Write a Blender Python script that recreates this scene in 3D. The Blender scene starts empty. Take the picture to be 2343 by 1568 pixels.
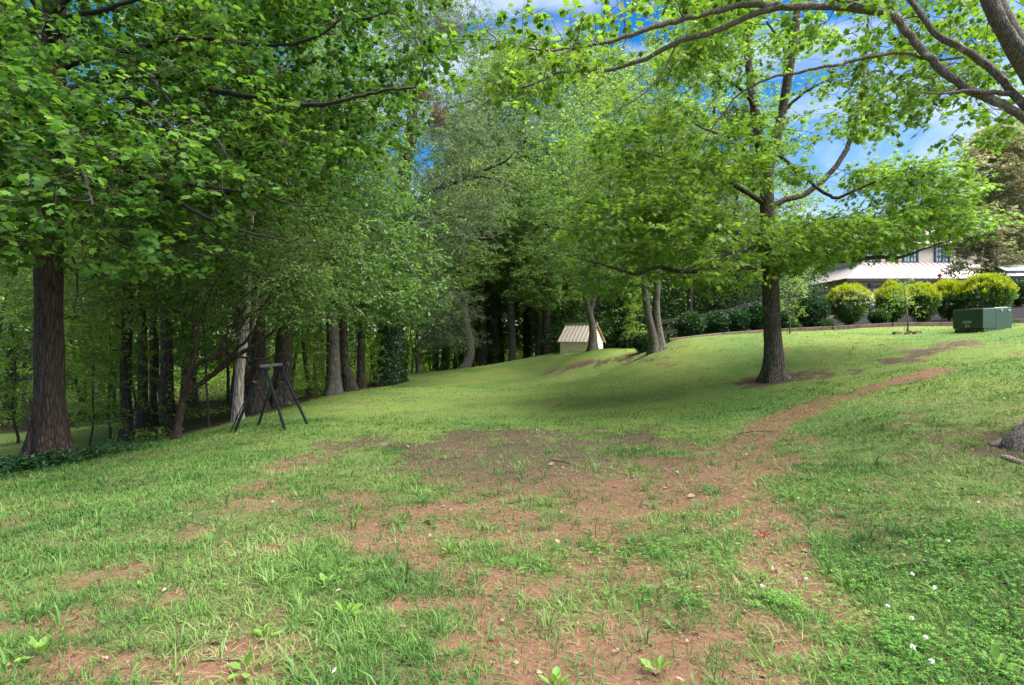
import bpy, bmesh, math
import numpy as np
from mathutils import Vector, noise as mnoise

sc = bpy.context.scene
R = np.random.default_rng(7)
rad = math.radians

# ------------------------------------------------------------------ camera, world, sun, exposure
CAMZ = 1.5
cam = bpy.data.cameras.new('camera'); camo = bpy.data.objects.new('camera', cam)
sc.collection.objects.link(camo); sc.camera = camo
camo.location = (0, 0, CAMZ); camo.rotation_euler = (rad(90), 0, 0)
cam.sensor_width = 36; cam.lens = 20.0; cam.clip_start = 0.05; cam.clip_end = 3000

SUN_EL, SUN_AZ = 58, 108          # azimuth clockwise from +Y : high sun on the right, veiled by thin cloud
w = bpy.data.worlds.new('World'); sc.world = w; w.use_nodes = True
wn, wl = w.node_tree.nodes, w.node_tree.links
wn.clear()
wo = wn.new('ShaderNodeOutputWorld'); bg = wn.new('ShaderNodeBackground')
sky = wn.new('ShaderNodeTexSky'); sky.sky_type = 'NISHITA'; sky.sun_disc = False
sky.sun_elevation = rad(SUN_EL); sky.sun_rotation = rad(SUN_AZ); sky.air_density = 1.0; sky.dust_density = 0.6; sky.ozone_density = 3.0
hs = wn.new('ShaderNodeHueSaturation'); hs.inputs['Saturation'].default_value = 1.5; hs.inputs['Value'].default_value = 0.74
wl.new(sky.outputs[0], hs.inputs['Color'])
tc = wn.new('ShaderNodeTexCoord'); mp = wn.new('ShaderNodeMapping'); mp.inputs['Scale'].default_value = (1.0, 1.0, 3.4)
mp.inputs['Rotation'].default_value = (0.15, 0.1, 0.5)
wl.new(tc.outputs['Generated'], mp.inputs[0])
nz = wn.new('ShaderNodeTexNoise'); nz.inputs['Scale'].default_value = 2.6; nz.inputs['Detail'].default_value = 7; nz.inputs['Roughness'].default_value = 0.55; nz.inputs['Distortion'].default_value = 0.5
wl.new(mp.outputs[0], nz.inputs['Vector'])
cr = wn.new('ShaderNodeValToRGB'); cr.color_ramp.elements[0].position = 0.47; cr.color_ramp.elements[1].position = 0.74
cr.color_ramp.elements[0].color = (0.02, 0.02, 0.02, 1); cr.color_ramp.elements[1].color = (0.92, 0.92, 0.92, 1)
wl.new(nz.outputs['Fac'], cr.inputs[0])
sx = wn.new('ShaderNodeSeparateXYZ'); wl.new(tc.outputs['Generated'], sx.inputs[0])
mr = wn.new('ShaderNodeMapRange'); mr.inputs['From Min'].default_value = 0.30; mr.inputs['From Max'].default_value = 0.0
mr.inputs['To Min'].default_value = 0.0; mr.inputs['To Max'].default_value = 0.85
wl.new(sx.outputs['Z'], mr.inputs['Value'])
mx = wn.new('ShaderNodeMath'); mx.operation = 'MAXIMUM'
wl.new(cr.outputs['Color'], mx.inputs[0]); wl.new(mr.outputs[0], mx.inputs[1])
cm = wn.new('ShaderNodeMix'); cm.data_type = 'RGBA'
wl.new(mx.outputs[0], cm.inputs['Factor']); wl.new(hs.outputs[0], cm.inputs[6]); cm.inputs[7].default_value = (4.5, 4.8, 5.3, 1)
wl.new(cm.outputs[2], bg.inputs['Color']); bg.inputs['Strength'].default_value = 0.07
wl.new(bg.outputs[0], wo.inputs['Surface'])

sun = bpy.data.lights.new('sun', 'SUN'); suno = bpy.data.objects.new('sun', sun); sc.collection.objects.link(suno)
sun.energy = 4.6; sun.angle = rad(65); sun.color = (1.0, 0.96, 0.88)
sd = Vector((math.sin(rad(SUN_AZ)) * math.cos(rad(SUN_EL)), math.cos(rad(SUN_AZ)) * math.cos(rad(SUN_EL)), math.sin(rad(SUN_EL))))
suno.rotation_euler = sd.to_track_quat('Z', 'Y').to_euler()
suno.location = (0, -20, 40)

sc.view_settings.view_transform = 'Standard'; sc.view_settings.look = 'None'
sc.view_settings.exposure = 2.0; sc.view_settings.gamma = 1; sc.view_settings.use_curve_mapping = False
sc.render.engine = 'CYCLES'
cy = sc.cycles
cy.max_bounces = 10; cy.diffuse_bounces = 7; cy.glossy_bounces = 2; cy.transmission_bounces = 8; cy.transparent_max_bounces = 4
cy.caustics_reflective = False; cy.caustics_refractive = False
cy.use_denoising = True

# ------------------------------------------------------------------ small helpers
FPX, CX, CYP = 1302.0, 1171.5, 784.0     # measured frame of the photograph, 2343 wide

def P(px, py, Y):
    return np.array([(px - CX) / FPX * Y, Y, CAMZ - (py - CYP) / FPX * Y])

def tag(o, label=None, cat=None, group=None, kind=None):
    if label: o['label'] = label
    if cat: o['category'] = cat
    if group: o['group'] = group
    if kind: o['kind'] = kind
    return o

def empty(name, loc=(0, 0, 0), rz=0.0):
    o = bpy.data.objects.new(name, None); sc.collection.objects.link(o)
    o.location = loc; o.rotation_euler = (0, 0, rz); o.empty_display_size = 0.2
    return o

def link(name, me, mat, parent=None, smooth=False):
    o = bpy.data.objects.new(name, me); sc.collection.objects.link(o)
    mats = mat if isinstance(mat, (list, tuple)) else [mat]
    for m in mats: me.materials.append(m)
    if smooth: me.polygons.foreach_set('use_smooth', np.ones(len(me.polygons), bool))
    if parent: o.parent = parent
    return o

def np_mesh(name, V, loops, starts, totals, attrs=None):
    me = bpy.data.meshes.new(name)
    me.vertices.add(len(V)); me.vertices.foreach_set('co', np.asarray(V, np.float32).ravel())
    me.loops.add(len(loops)); me.loops.foreach_set('vertex_index', np.asarray(loops, np.int32))
    me.polygons.add(len(starts)); me.polygons.foreach_set('loop_start', np.asarray(starts, np.int32))
    try: me.polygons.foreach_set('loop_total', np.asarray(totals, np.int32))
    except Exception: pass
    for k, v in (attrs or {}).items():
        a = me.attributes.new(k, 'FLOAT', 'POINT'); a.data.foreach_set('value', np.asarray(v, np.float32))
    me.update(calc_edges=True)
    return me

def tri_mesh(name, V, T, attrs=None):
    T = np.asarray(T); n = len(T)
    return np_mesh(name, V, T.ravel(), np.arange(n) * 3, np.full(n, 3), attrs)

def quad_mesh(name, V, Q, attrs=None):
    Q = np.asarray(Q); n = len(Q)
    return np_mesh(name, V, Q.ravel(), np.arange(n) * 4, np.full(n, 4), attrs)

def nrm(a): return a / np.maximum(np.linalg.norm(a, axis=-1, keepdims=True), 1e-9)

# value noise on the plane
_tab = np.random.default_rng(99).random((256, 256))
def vnoise(x, y):
    xi = np.floor(x).astype(int); yi = np.floor(y).astype(int); fx = x - xi; fy = y - yi
    fx = fx * fx * (3 - 2 * fx); fy = fy * fy * (3 - 2 * fy)
    g = lambda a, b: _tab[a % 256, b % 256]
    return (g(xi, yi) * (1 - fx) + g(xi + 1, yi) * fx) * (1 - fy) + (g(xi, yi + 1) * (1 - fx) + g(xi + 1, yi + 1) * fx) * fy
def fbm(x, y, o=4):
    s = 0; a = 0.5; t = 0
    for k in range(o):
        s = s + a * vnoise(x * 2 ** k + 17.3 * k, y * 2 ** k + 5.1 * k); t += a; a *= 0.5
    return s / t

# ------------------------------------------------------------------ materials
def new_mat(name):
    m = bpy.data.materials.new(name); m.use_nodes = True
    n = m.node_tree.nodes; n.clear()
    return m, n, m.node_tree.links

def ramp(n, stops):
    r = n.new('ShaderNodeValToRGB'); e = r.color_ramp.elements
    while len(e) < len(stops): e.new(0.5)
    for el, (p, c) in zip(e, stops): el.position = p; el.color = (*c, 1)
    return r

def leaf_mat(name, dark, mid, light, trans=0.35, rough=0.45, spec=0.35, tgain=1.5, tb=0.5):
    m, n, l = new_mat(name)
    out = n.new('ShaderNodeOutputMaterial'); g = n.new('ShaderNodeNewGeometry')
    r = ramp(n, [(0.0, dark), (0.5, mid), (1.0, light)])
    tcn = n.new('ShaderNodeTexCoord'); no = n.new('ShaderNodeTexNoise'); no.inputs['Scale'].default_value = 0.7; no.inputs['Detail'].default_value = 2
    l.new(tcn.outputs['Object'], no.inputs['Vector'])
    a = n.new('ShaderNodeMath'); a.operation = 'MULTIPLY_ADD'; a.inputs[1].default_value = 0.62
    s2 = n.new('ShaderNodeMath'); s2.operation = 'MULTIPLY_ADD'; s2.inputs[1].default_value = 1.3; s2.inputs[2].default_value = -0.46
    l.new(no.outputs['Fac'], s2.inputs[0])
    l.new(g.outputs['Random Per Island'], a.inputs[0]); l.new(s2.outputs[0], a.inputs[2]); l.new(a.outputs[0], r.inputs[0])
    pb = n.new('ShaderNodeBsdfPrincipled'); pb.inputs['Roughness'].default_value = rough; pb.inputs['Specular IOR Level'].default_value = spec
    l.new(r.outputs[0], pb.inputs['Base Color'])
    tr = n.new('ShaderNodeBsdfTranslucent'); tm = n.new('ShaderNodeMix'); tm.data_type = 'RGBA'; tm.blend_type = 'MULTIPLY'; tm.inputs['Factor'].default_value = 1
    l.new(r.outputs[0], tm.inputs[6]); tm.inputs[7].default_value = (tgain * (1.25 - tb * .2), tgain * 1.1, tgain * tb, 1)
    l.new(tm.outputs[2], tr.inputs['Color'])
    ms = n.new('ShaderNodeMixShader'); ms.inputs[0].default_value = trans
    l.new(pb.outputs[0], ms.inputs[1]); l.new(tr.outputs[0], ms.inputs[2]); l.new(ms.outputs[0], out.inputs['Surface'])
    return m

def bark_mat(name, dark, light, scale=14.0, stretch=0.14, bump=0.6, patch=None, patch_amt=0.55):
    m, n, l = new_mat(name)
    out = n.new('ShaderNodeOutputMaterial'); tcn = n.new('ShaderNodeTexCoord'); mpn = n.new('ShaderNodeMapping')
    mpn.inputs['Scale'].default_value = (1, 1, stretch); l.new(tcn.outputs['Object'], mpn.inputs[0])
    v = n.new('ShaderNodeTexVoronoi'); v.feature = 'DISTANCE_TO_EDGE'; v.inputs['Scale'].default_value = scale * 1.6
    no = n.new('ShaderNodeTexNoise'); no.inputs['Scale'].default_value = scale; no.inputs['Detail'].default_value = 6; no.inputs['Roughness'].default_value = 0.65
    dis = n.new('ShaderNodeVectorMath'); dis.operation = 'MULTIPLY_ADD'; dis.inputs[1].default_value = (0.06, 0.06, 0.06)
    n2 = n.new('ShaderNodeTexNoise'); n2.inputs['Scale'].default_value = scale * 0.9; l.new(mpn.outputs[0], n2.inputs['Vector'])
    l.new(n2.outputs['Color'], dis.inputs[0]); l.new(mpn.outputs[0], dis.inputs[2])
    l.new(dis.outputs[0], v.inputs['Vector']); l.new(mpn.outputs[0], no.inputs['Vector'])
    mm = n.new('ShaderNodeMath'); mm.operation = 'MULTIPLY_ADD'; mm.inputs[1].default_value = 2.2; mm.inputs[2].default_value = -0.12
    l.new(v.outputs['Distance'], mm.inputs[0])
    ad = n.new('ShaderNodeMath'); ad.operation = 'MULTIPLY_ADD'; ad.inputs[1].default_value = 0.9
    l.new(no.outputs['Fac'], ad.inputs[0]); l.new(mm.outputs[0], ad.inputs[2])
    r = ramp(n, [(0.25, dark), (0.85, light)]); l.new(ad.outputs[0], r.inputs[0])
    col = r.outputs[0]
    if patch:
        np_ = n.new('ShaderNodeTexNoise'); np_.inputs['Scale'].default_value = 5; np_.inputs['Detail'].default_value = 5
        l.new(tcn.outputs['Object'], np_.inputs['Vector'])
        rr = ramp(n, [(patch_amt, (0, 0, 0)), (patch_amt + 0.08, (1, 1, 1))]); l.new(np_.outputs['Fac'], rr.inputs[0])
        mxn = n.new('ShaderNodeMix'); mxn.data_type = 'RGBA'; l.new(rr.outputs[0], mxn.inputs['Factor']); l.new(col, mxn.inputs[6]); mxn.inputs[7].default_value = (*patch, 1)
        col = mxn.outputs[2]
    pb = n.new('ShaderNodeBsdfPrincipled'); pb.inputs['Roughness'].default_value = 0.9; pb.inputs['Specular IOR Level'].default_value = 0.15
    l.new(col, pb.inputs['Base Color'])
    b = n.new('ShaderNodeBump'); b.inputs['Strength'].default_value = bump; b.inputs['Distance'].default_value = 0.03
    l.new(ad.outputs[0], b.inputs['Height']); l.new(b.outputs[0], pb.inputs['Normal'])
    l.new(pb.outputs[0], out.inputs['Surface'])
    return m

def plain_mat(name, col, rough=0.6, metal=0.0, var=0.12, scale=6.0, spec=0.4, bump=0.0):
    m, n, l = new_mat(name)
    out = n.new('ShaderNodeOutputMaterial'); tcn = n.new('ShaderNodeTexCoord')
    no = n.new('ShaderNodeTexNoise'); no.inputs['Scale'].default_value = scale; no.inputs['Detail'].default_value = 6
    l.new(tcn.outputs['Object'], no.inputs['Vector'])
    c = np.array(col); r = ramp(n, [(0.3, tuple(c * (1 - var))), (0.7, tuple(np.minimum(c * (1 + var), 1)))]); l.new(no.outputs['Fac'], r.inputs[0])
    pb = n.new('ShaderNodeBsdfPrincipled'); pb.inputs['Roughness'].default_value = rough; pb.inputs['Metallic'].default_value = metal; pb.inputs['Specular IOR Level'].default_value = spec
    l.new(r.outputs[0], pb.inputs['Base Color'])
    if bump:
        b = n.new('ShaderNodeBump'); b.inputs['Strength'].default_value = bump; b.inputs['Distance'].default_value = 0.02
        l.new(no.outputs['Fac'], b.inputs['Height']); l.new(b.outputs[0], pb.inputs['Normal'])
    l.new(pb.outputs[0], out.inputs['Surface'])
    return m

M = {}
M['leaf_poplar'] = leaf_mat('leaf_poplar', (0.015, 0.052, 0.014), (0.046, 0.118, 0.022), (0.115, 0.205, 0.034), 0.45, tgain=1.6, tb=.5, spec=.14, rough=.55)
M['leaf_gum'] = leaf_mat('leaf_gum', (0.055, 0.135, 0.022), (0.125, 0.23, 0.034), (0.22, 0.33, 0.055), 0.45, tgain=1.65, tb=.6)
M['leaf_wood'] = leaf_mat('leaf_wood', (0.04, 0.10, 0.027), (0.085, 0.18, 0.042), (0.16, 0.265, 0.062), 0.42, tgain=1.45, tb=.7)
M['leaf_pale'] = leaf_mat('leaf_pale', (0.085, 0.165, 0.045), (0.15, 0.25, 0.065), (0.25, 0.35, 0.095), 0.45, tgain=1.45, tb=.65)
M['leaf_grey'] = leaf_mat('leaf_grey', (0.05, 0.095, 0.042), (0.095, 0.155, 0.068), (0.165, 0.23, 0.105), 0.4, tb=.8)
M['leaf_brown'] = leaf_mat('leaf_brown', (0.14, 0.085, 0.055), (0.23, 0.15, 0.10), (0.33, 0.22, 0.15), 0.2, tgain=1.0)
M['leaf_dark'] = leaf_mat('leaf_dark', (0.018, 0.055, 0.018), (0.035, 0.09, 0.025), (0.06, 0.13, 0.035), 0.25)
M['leaf_near'] = leaf_mat('leaf_near', (0.05, 0.12, 0.02), (0.10, 0.20, 0.03), (0.17, 0.29, 0.04), 0.45)
M['leaf_shrub'] = leaf_mat('leaf_shrub', (0.03, 0.085, 0.015), (0.065, 0.15, 0.022), (0.12, 0.22, 0.03), 0.25)
M['leaf_yellow'] = leaf_mat('leaf_yellow', (0.24, 0.34, 0.02), (0.41, 0.47, 0.03), (0.60, 0.58, 0.05), 0.35, tgain=1.1)
M['leaf_hedge'] = leaf_mat('leaf_hedge', (0.012, 0.04, 0.015), (0.025, 0.07, 0.022), (0.05, 0.11, 0.03), 0.2, rough=0.35)
M['leaf_magnolia'] = leaf_mat('leaf_magnolia', (0.12, 0.18, 0.07), (0.30, 0.32, 0.16), (0.60, 0.44, 0.28), 0.4, rough=0.4, tgain=1.2, tb=.9)
M['leaf_sapling'] = leaf_mat('leaf_sapling', (0.10, 0.20, 0.035), (0.17, 0.29, 0.05), (0.26, 0.38, 0.07), 0.4)
M['blossom'] = leaf_mat('blossom', (0.7, 0.68, 0.55), (0.8, 0.78, 0.66), (0.85, 0.83, 0.75), 0.3, tgain=0.8)
M['bark_poplar'] = bark_mat('bark_poplar', (0.022, 0.015, 0.012), (0.085, 0.06, 0.048), 16, 0.13, 0.8)
M['bark_gum'] = bark_mat('bark_gum', (0.03, 0.025, 0.019), (0.14, 0.115, 0.09), 22, 0.16, 0.9, (0.25, 0.25, 0.21), 0.66)
M['bark_near'] = bark_mat('bark_near', (0.06, 0.05, 0.042), (0.20, 0.17, 0.145), 26, 0.35, 0.4, (0.33, 0.32, 0.28), 0.62)
M['bark_wood'] = bark_mat('bark_wood', (0.02, 0.016, 0.013), (0.085, 0.07, 0.057), 12, 0.18, 0.7, (0.15, 0.155, 0.12), 0.62)
M['bark_grey'] = bark_mat('bark_grey', (0.045, 0.04, 0.034), (0.165, 0.148, 0.125), 15, 0.22, 0.6, (0.10, 0.11, 0.075), 0.55)
M['bark_dead'] = bark_mat('bark_dead', (0.09, 0.075, 0.06), (0.40, 0.35, 0.30), 14, 0.1, 0.8)
M['bark_myrtle'] = bark_mat('bark_myrtle', (0.026, 0.016, 0.012), (0.08, 0.05, 0.038), 12, 0.2, 0.5)
M['twig'] = plain_mat('twig', (0.028, 0.023, 0.019), 0.9, var=0.25)

# ------------------------------------------------------------------ terrain
ctrl = [  # image column, row, distance -> a point of the ground
    (1171, 1568, 2.49), (300, 1568, 2.45), (2050, 1568, 2.5), (0, 1300, 3.85), (0, 1090, 7.9), (110, 1050, 9.0), (240, 1035, 9.6), (400, 1008, 10.4),
    (533, 991, 9.6), (655, 987, 9.6), (586, 976, 10.2), (705, 971, 10.2), (540, 962, 12), (700, 922, 15), (820, 892, 19), (905, 860, 26), (1050, 853, 32), (1170, 840, 34),
    (1260, 811, 32), (1335, 803, 27), (1360, 801, 24), (1490, 806, 18), (1600, 776, 20), (1770, 761, 19), (1950, 759, 18), (2080, 763, 16.5), (2180, 765, 15.5), (2245, 763, 14.9), (2343, 752, 14.6),
    (1772, 866, 12), (1171, 870, 22.4), (1171, 900, 16.5), (1171, 950, 11.4), (1171, 1000, 8.7), (1171, 1150, 5.3), (1250, 850, 24), (1400, 850, 20), (1450, 830, 19), (1600, 850, 14.2), (1600, 900, 12),
    (1600, 950, 9.9), (2000, 900, 9.5), (2200, 830, 11), (2343, 850, 9.0), (2343, 950, 7.0), (2200, 1040, 6.0), (2343, 1300, 3.45), (1700, 1200, 4.5), (2300, 1050, 5.9),
    (1850, 757, 20), (2000, 749, 19.6), (2150, 746, 19.4), (1530, 781, 19.4), (1640, 770, 19.6),
    (1855, 757, 21.3), (1945, 747, 21.4), (2110, 742, 21.4), (2260, 735, 21.0),
    (30, 1030, 14), (100, 1003, 19), (160, 1010, 15), (290, 990, 16), (335, 965, 19), (330, 1015, 13.5), (400, 930, 26), (200, 960, 26), (640, 925, 17), (760, 905, 18.5),
]
G = [P(*c) for c in ctrl]
G += [np.array(v, float) for v in [
    (15.7, 25, 2.75), (18.9, 25, 3.0), (12.7, 25, 2.35), (10.1, 25, 1.9), (6.9, 24.5, 1.15), (23, 25, 3.2), (27, 30, 3.5), (30, 46, 3.8), (42, 48, 4.0), (3.2, 28.5, 1.0), (5, 30, 0.95), (8, 34, 1.2),
    (0, 45, -0.9), (-8, 34, -1.1), (-6.5, 20, -0.7), (-15, 42, -2.0), (-30, 40, -2.6), (-40, 15, -2.8), (-9.5, 9.5, -0.7), (-12, 6, -0.95), (-8, 4, -0.42), (-8.5, 0, -0.4), (0, 0, 0), (0, -10, 0), (8, 0, 0.45), (20, 5, 1.8), (20, 15, 2.4),
    (0, 75, -1.5), (-50, 75, -3), (50, 75, 4.0), (50, 20, 3.8), (50, -25, 2.5), (-50, -25, -2.5), (0, -30, 0), (25, 70, 2.2), (-60, 40, -3)]]
G = np.array(G)
def _tps(r2): return np.where(r2 > 1e-12, r2 * np.log(np.maximum(r2, 1e-12)), 0.0)
_n = len(G); _d2 = ((G[:, None, :2] - G[None, :, :2]) ** 2).sum(-1)
_A = np.zeros((_n + 3, _n + 3)); _A[:_n, :_n] = _tps(_d2) + np.eye(_n) * 1.2
_A[:_n, _n] = 1; _A[:_n, _n + 1:] = G[:, :2]; _A[_n, :_n] = 1; _A[_n + 1:, :_n] = G[:, :2].T
_w = np.linalg.solve(_A, np.concatenate([G[:, 2], np.zeros(3)]))
def H(x, y):
    x = np.asarray(x, float); y = np.asarray(y, float); sh = np.broadcast(x, y).shape
    x = np.broadcast_to(x, sh).ravel(); y = np.broadcast_to(y, sh).ravel()
    xc = np.clip(x, -60, 60); yc = np.clip(y, -35, 85); out = np.empty(len(x))
    for i in range(0, len(x), 60000):
        a = xc[i:i + 60000]; b = yc[i:i + 60000]
        d2 = (a[:, None] - G[None, :, 0]) ** 2 + (b[:, None] - G[None, :, 1]) ** 2
        out[i:i + 60000] = _tps(d2) @ _w[:_n] + _w[_n] + _w[_n + 1] * a + _w[_n + 2] * b
    out += (fbm(x * 0.9, y * 0.9, 3) - 0.5) * 0.07
    return out.reshape(sh)
def hz(x, y): return float(H(np.array([x]), np.array([y]))[0])
def ground_at(px, py, y0=1.5, y1=60):
    ys = np.geomspace(y0, y1, 700); xs = (px - CX) / FPX * ys; zr = CAMZ - (py - CYP) / FPX * ys
    d = zr - H(xs, ys); k = np.argmax(d < 0) if (d < 0).any() else len(ys) - 1
    return np.array([xs[k], ys[k], hz(xs[k], ys[k])])

def poly_sd(x, y, poly):          # signed distance, positive inside
    p = np.array(poly, float); q = np.roll(p, -1, 0); x = x.ravel(); y = y.ravel()
    best = np.full(len(x), 1e9); ins = np.zeros(len(x), bool)
    for (ax, ay), (bx, by) in zip(p, q):
        dx, dy = bx - ax, by - ay; t = np.clip(((x - ax) * dx + (y - ay) * dy) / (dx * dx + dy * dy), 0, 1)
        best = np.minimum(best, np.hypot(x - ax - t * dx, y - ay - t * dy))
        c = ((ay > y) != (by > y)) & (x < (bx - ax) * (y - ay) / (by - ay + 1e-12) + ax); ins ^= c
    return np.where(ins, best, -best)

LAWN = [(-8.2, -30), (-8.0, 8.0), (-7.2, 9.3), (-6.3, 10.6), (-5.9, 12), (-5.5, 15), (-5.2, 19), (-5.4, 26), (-3, 32.5), (0, 35), (2.3, 34), (5.5, 33), (5.6, 20.0), (9, 20.1), (12.4, 19.6), (14.7, 19.3), (17.5, 18.2), (22, 16.5), (40, 13), (40, -30)]
MEADOW = [(-40, 9), (-8.6, 10.2), (-8.3, 12.5), (-10.5, 15.5), (-13, 20.5), (-24, 24), (-45, 24)]
MULCH = [(5.5, 19.9), (9, 20.2), (12.4, 19.7), (14.7, 19.4), (17.5, 18.3), (22, 16.6), (34, 14), (34, 25.2), (6.2, 25.0)]

def gp(px, py): return ground_at(px, py)[:2]
_trail = [gp(*q) for q in [(2155, 842), (2080, 868), (2000, 888), (1930, 908), (1850, 932), (1770, 965), (1710, 1010), (1690, 1070), (1680, 1120)]]
_swath = [gp(*q) for q in [(1250, 1100), (1330, 1200), (1420, 1300), (1440, 1420), (1480, 1568)]]
_strip = [gp(*q) for q in [(1700, 1120), (1770, 1210), (1800, 1300), (1900, 1390), (1960, 1430), (1900, 1500), (1760, 1568)]]
def seg_d(x, y, pts):
    best = np.full(x.shape, 1e9)
    for a, b in zip(pts[:-1], pts[1:]):
        dx, dy = b - a; t = np.clip(((x - a[0]) * dx + (y - a[1]) * dy) / (dx * dx + dy * dy + 1e-9), 0, 1)
        best = np.minimum(best, np.hypot(x - a[0] - t * dx, y - a[1] - t * dy))
    return best
def ell(x, y, cx, cy, rx, ry): return np.clip(1.25 - np.sqrt(((x - cx) / rx) ** 2 + ((y - cy) / ry) ** 2), 0, 1)
_mnd = [gp(1270, 850), gp(1340, 836), gp(1420, 826), gp(1500, 822)]
_slope = [gp(1970, 850), gp(2080, 815), gp(2190, 785)]
_rt = gp(2180, 1060)
def masks(x, y, full=False):
    n1 = fbm(x * 1.1, y * 1.1, 4); n2 = fbm(x * 3.1 + 9, y * 3.1, 3)
    d = ell(x, y, 0.35, 7.0, 2.9, 3.6) * 1.15
    d = np.maximum(d, np.clip(1.2 - seg_d(x, y, _swath) / 1.0, 0, 1) * .86)
    d = np.maximum(d, ell(x, y, 1.9, 6.3, 1.5, 1.2) * 1.05)
    d = np.maximum(d, np.clip(1.15 - seg_d(x, y, _trail) / 0.36, 0, 1) * 1.35)
    d = np.maximum(d, np.clip(1.15 - seg_d(x, y, _strip) / 0.38, 0, 1) * 1.2)
    for px, py, rx, ry, s in [(1000, 1385, .45, .16, .9), (1350, 1440, .6, .22, .85), (1480, 1530, .7, .25, .9), (1100, 1520, .5, .2, .6), (1750, 1540, .6, .25, .95), (120, 1430, .35, .22, .8),
                              (100, 1530, .5, .25, .75), (640, 1480, .4, .2, .65), (450, 1540, .4, .2, .75), (260, 1320, .4, .2, .7), (400, 1360, .4, .2, .6), (600, 1150, .9, .4, .75), (840, 1240, .5, .25, .6), (2000, 1370, .3, .2, .8),
                              (1060, 1460, .4, .2, .75), (640, 1000, .9, .3, .55), (850, 1010, .9, .7, .8)]:
        c = gp(px, py); d = np.maximum(d, ell(x, y, c[0], c[1], rx, ry) * s)
    trunkring = np.maximum(ell(x, y, 5.5, 11.9, 1.5, 0.75) * 0.95, ell(x, y, 6.0, 6.1, 2.1, 0.75) * 0.9)
    trunkring = np.maximum(trunkring, np.clip(1.1 - seg_d(x, y, _slope) / 0.75, 0, 1) * 0.72)
    trunkring = np.maximum(trunkring, np.clip(1.1 - seg_d(x, y, _mnd) / 0.9, 0, 1) * 0.75)
    trunkring = np.maximum(trunkring, ell(x, y, 4.5, 17.6, 0.9, 0.6))
    trunkring = np.maximum(trunkring, ell(x, y, -5.0, 24.3, 1.0, 1.6) * 0.8)
    d = np.maximum(d, trunkring)
    n3 = fbm(x * 9, y * 9 + 3, 3)
    dirt = np.clip((d * 1.05 + (n1 - 0.5) * 1.5 + (n2 - 0.5) * 1.3 + (n3 - .5) * .9 - 0.265) * 1.5, 0, 1)
    scruff = np.clip((n2 * .6 + n3 * .4 - 0.50) * 4.5, 0, 1) * 0.62 * np.clip((6.5 - y) / 2.5, 0, 1) * np.clip((fbm(x * .8 + 5, y * .8 + 8, 3) - .3) * 4, .25, 1)
    dirt = np.maximum(dirt, scruff)
    # brown soil, with canopy shade painted into the bare patch's far end, clay nearer
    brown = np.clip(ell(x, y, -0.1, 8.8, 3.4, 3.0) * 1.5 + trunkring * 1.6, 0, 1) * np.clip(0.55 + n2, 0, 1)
    lawn = np.clip(np.maximum(poly_sd(x, y, LAWN).reshape(x.shape) / 0.5, poly_sd(x, y, MEADOW).reshape(x.shape) / 0.6) + 0.5 + (n2 - 0.5), 0, 1)
    thin = np.clip((9.5 - y) / 4.5, 0, 1) * np.clip(.45 + n2, 0, 1)
    mulch = np.clip(poly_sd(x, y, MULCH).reshape(x.shape) / 0.1 + 0.5, 0, 1)
    return (dirt, brown, lawn, mulch, thin) if full else (dirt, brown, lawn, mulch)

def axis(lo, flo, fhi, hi, step, growth):
    a = list(np.arange(flo, fhi + 1e-6, step)); s = step; v = a[-1]
    while v < hi: s *= growth; v += s; a.append(v)
    s = step; v = a[0]; pre = []
    while v > lo: s *= growth; v -= s; pre.append(v)
    return np.array(pre[::-1] + a)
gx = axis(-700, -9, 9, 700, 0.085, 1.035); gy = axis(-300, 1.2, 12.5, 900, 0.085, 1.03)
XX, YY = np.meshgrid(gx, gy); ZZ = H(XX, YY)
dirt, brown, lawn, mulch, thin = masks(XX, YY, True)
ZZ = ZZ - dirt * 0.012 + (fbm(XX * 6, YY * 6, 3) - 0.5) * 0.03 * dirt
nx, ny = len(gx), len(gy)
idx = np.arange(nx * ny).reshape(ny, nx)
Q = np.stack([idx[:-1, :-1], idx[:-1, 1:], idx[1:, 1:], idx[1:, :-1]], -1).reshape(-1, 4)

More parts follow.
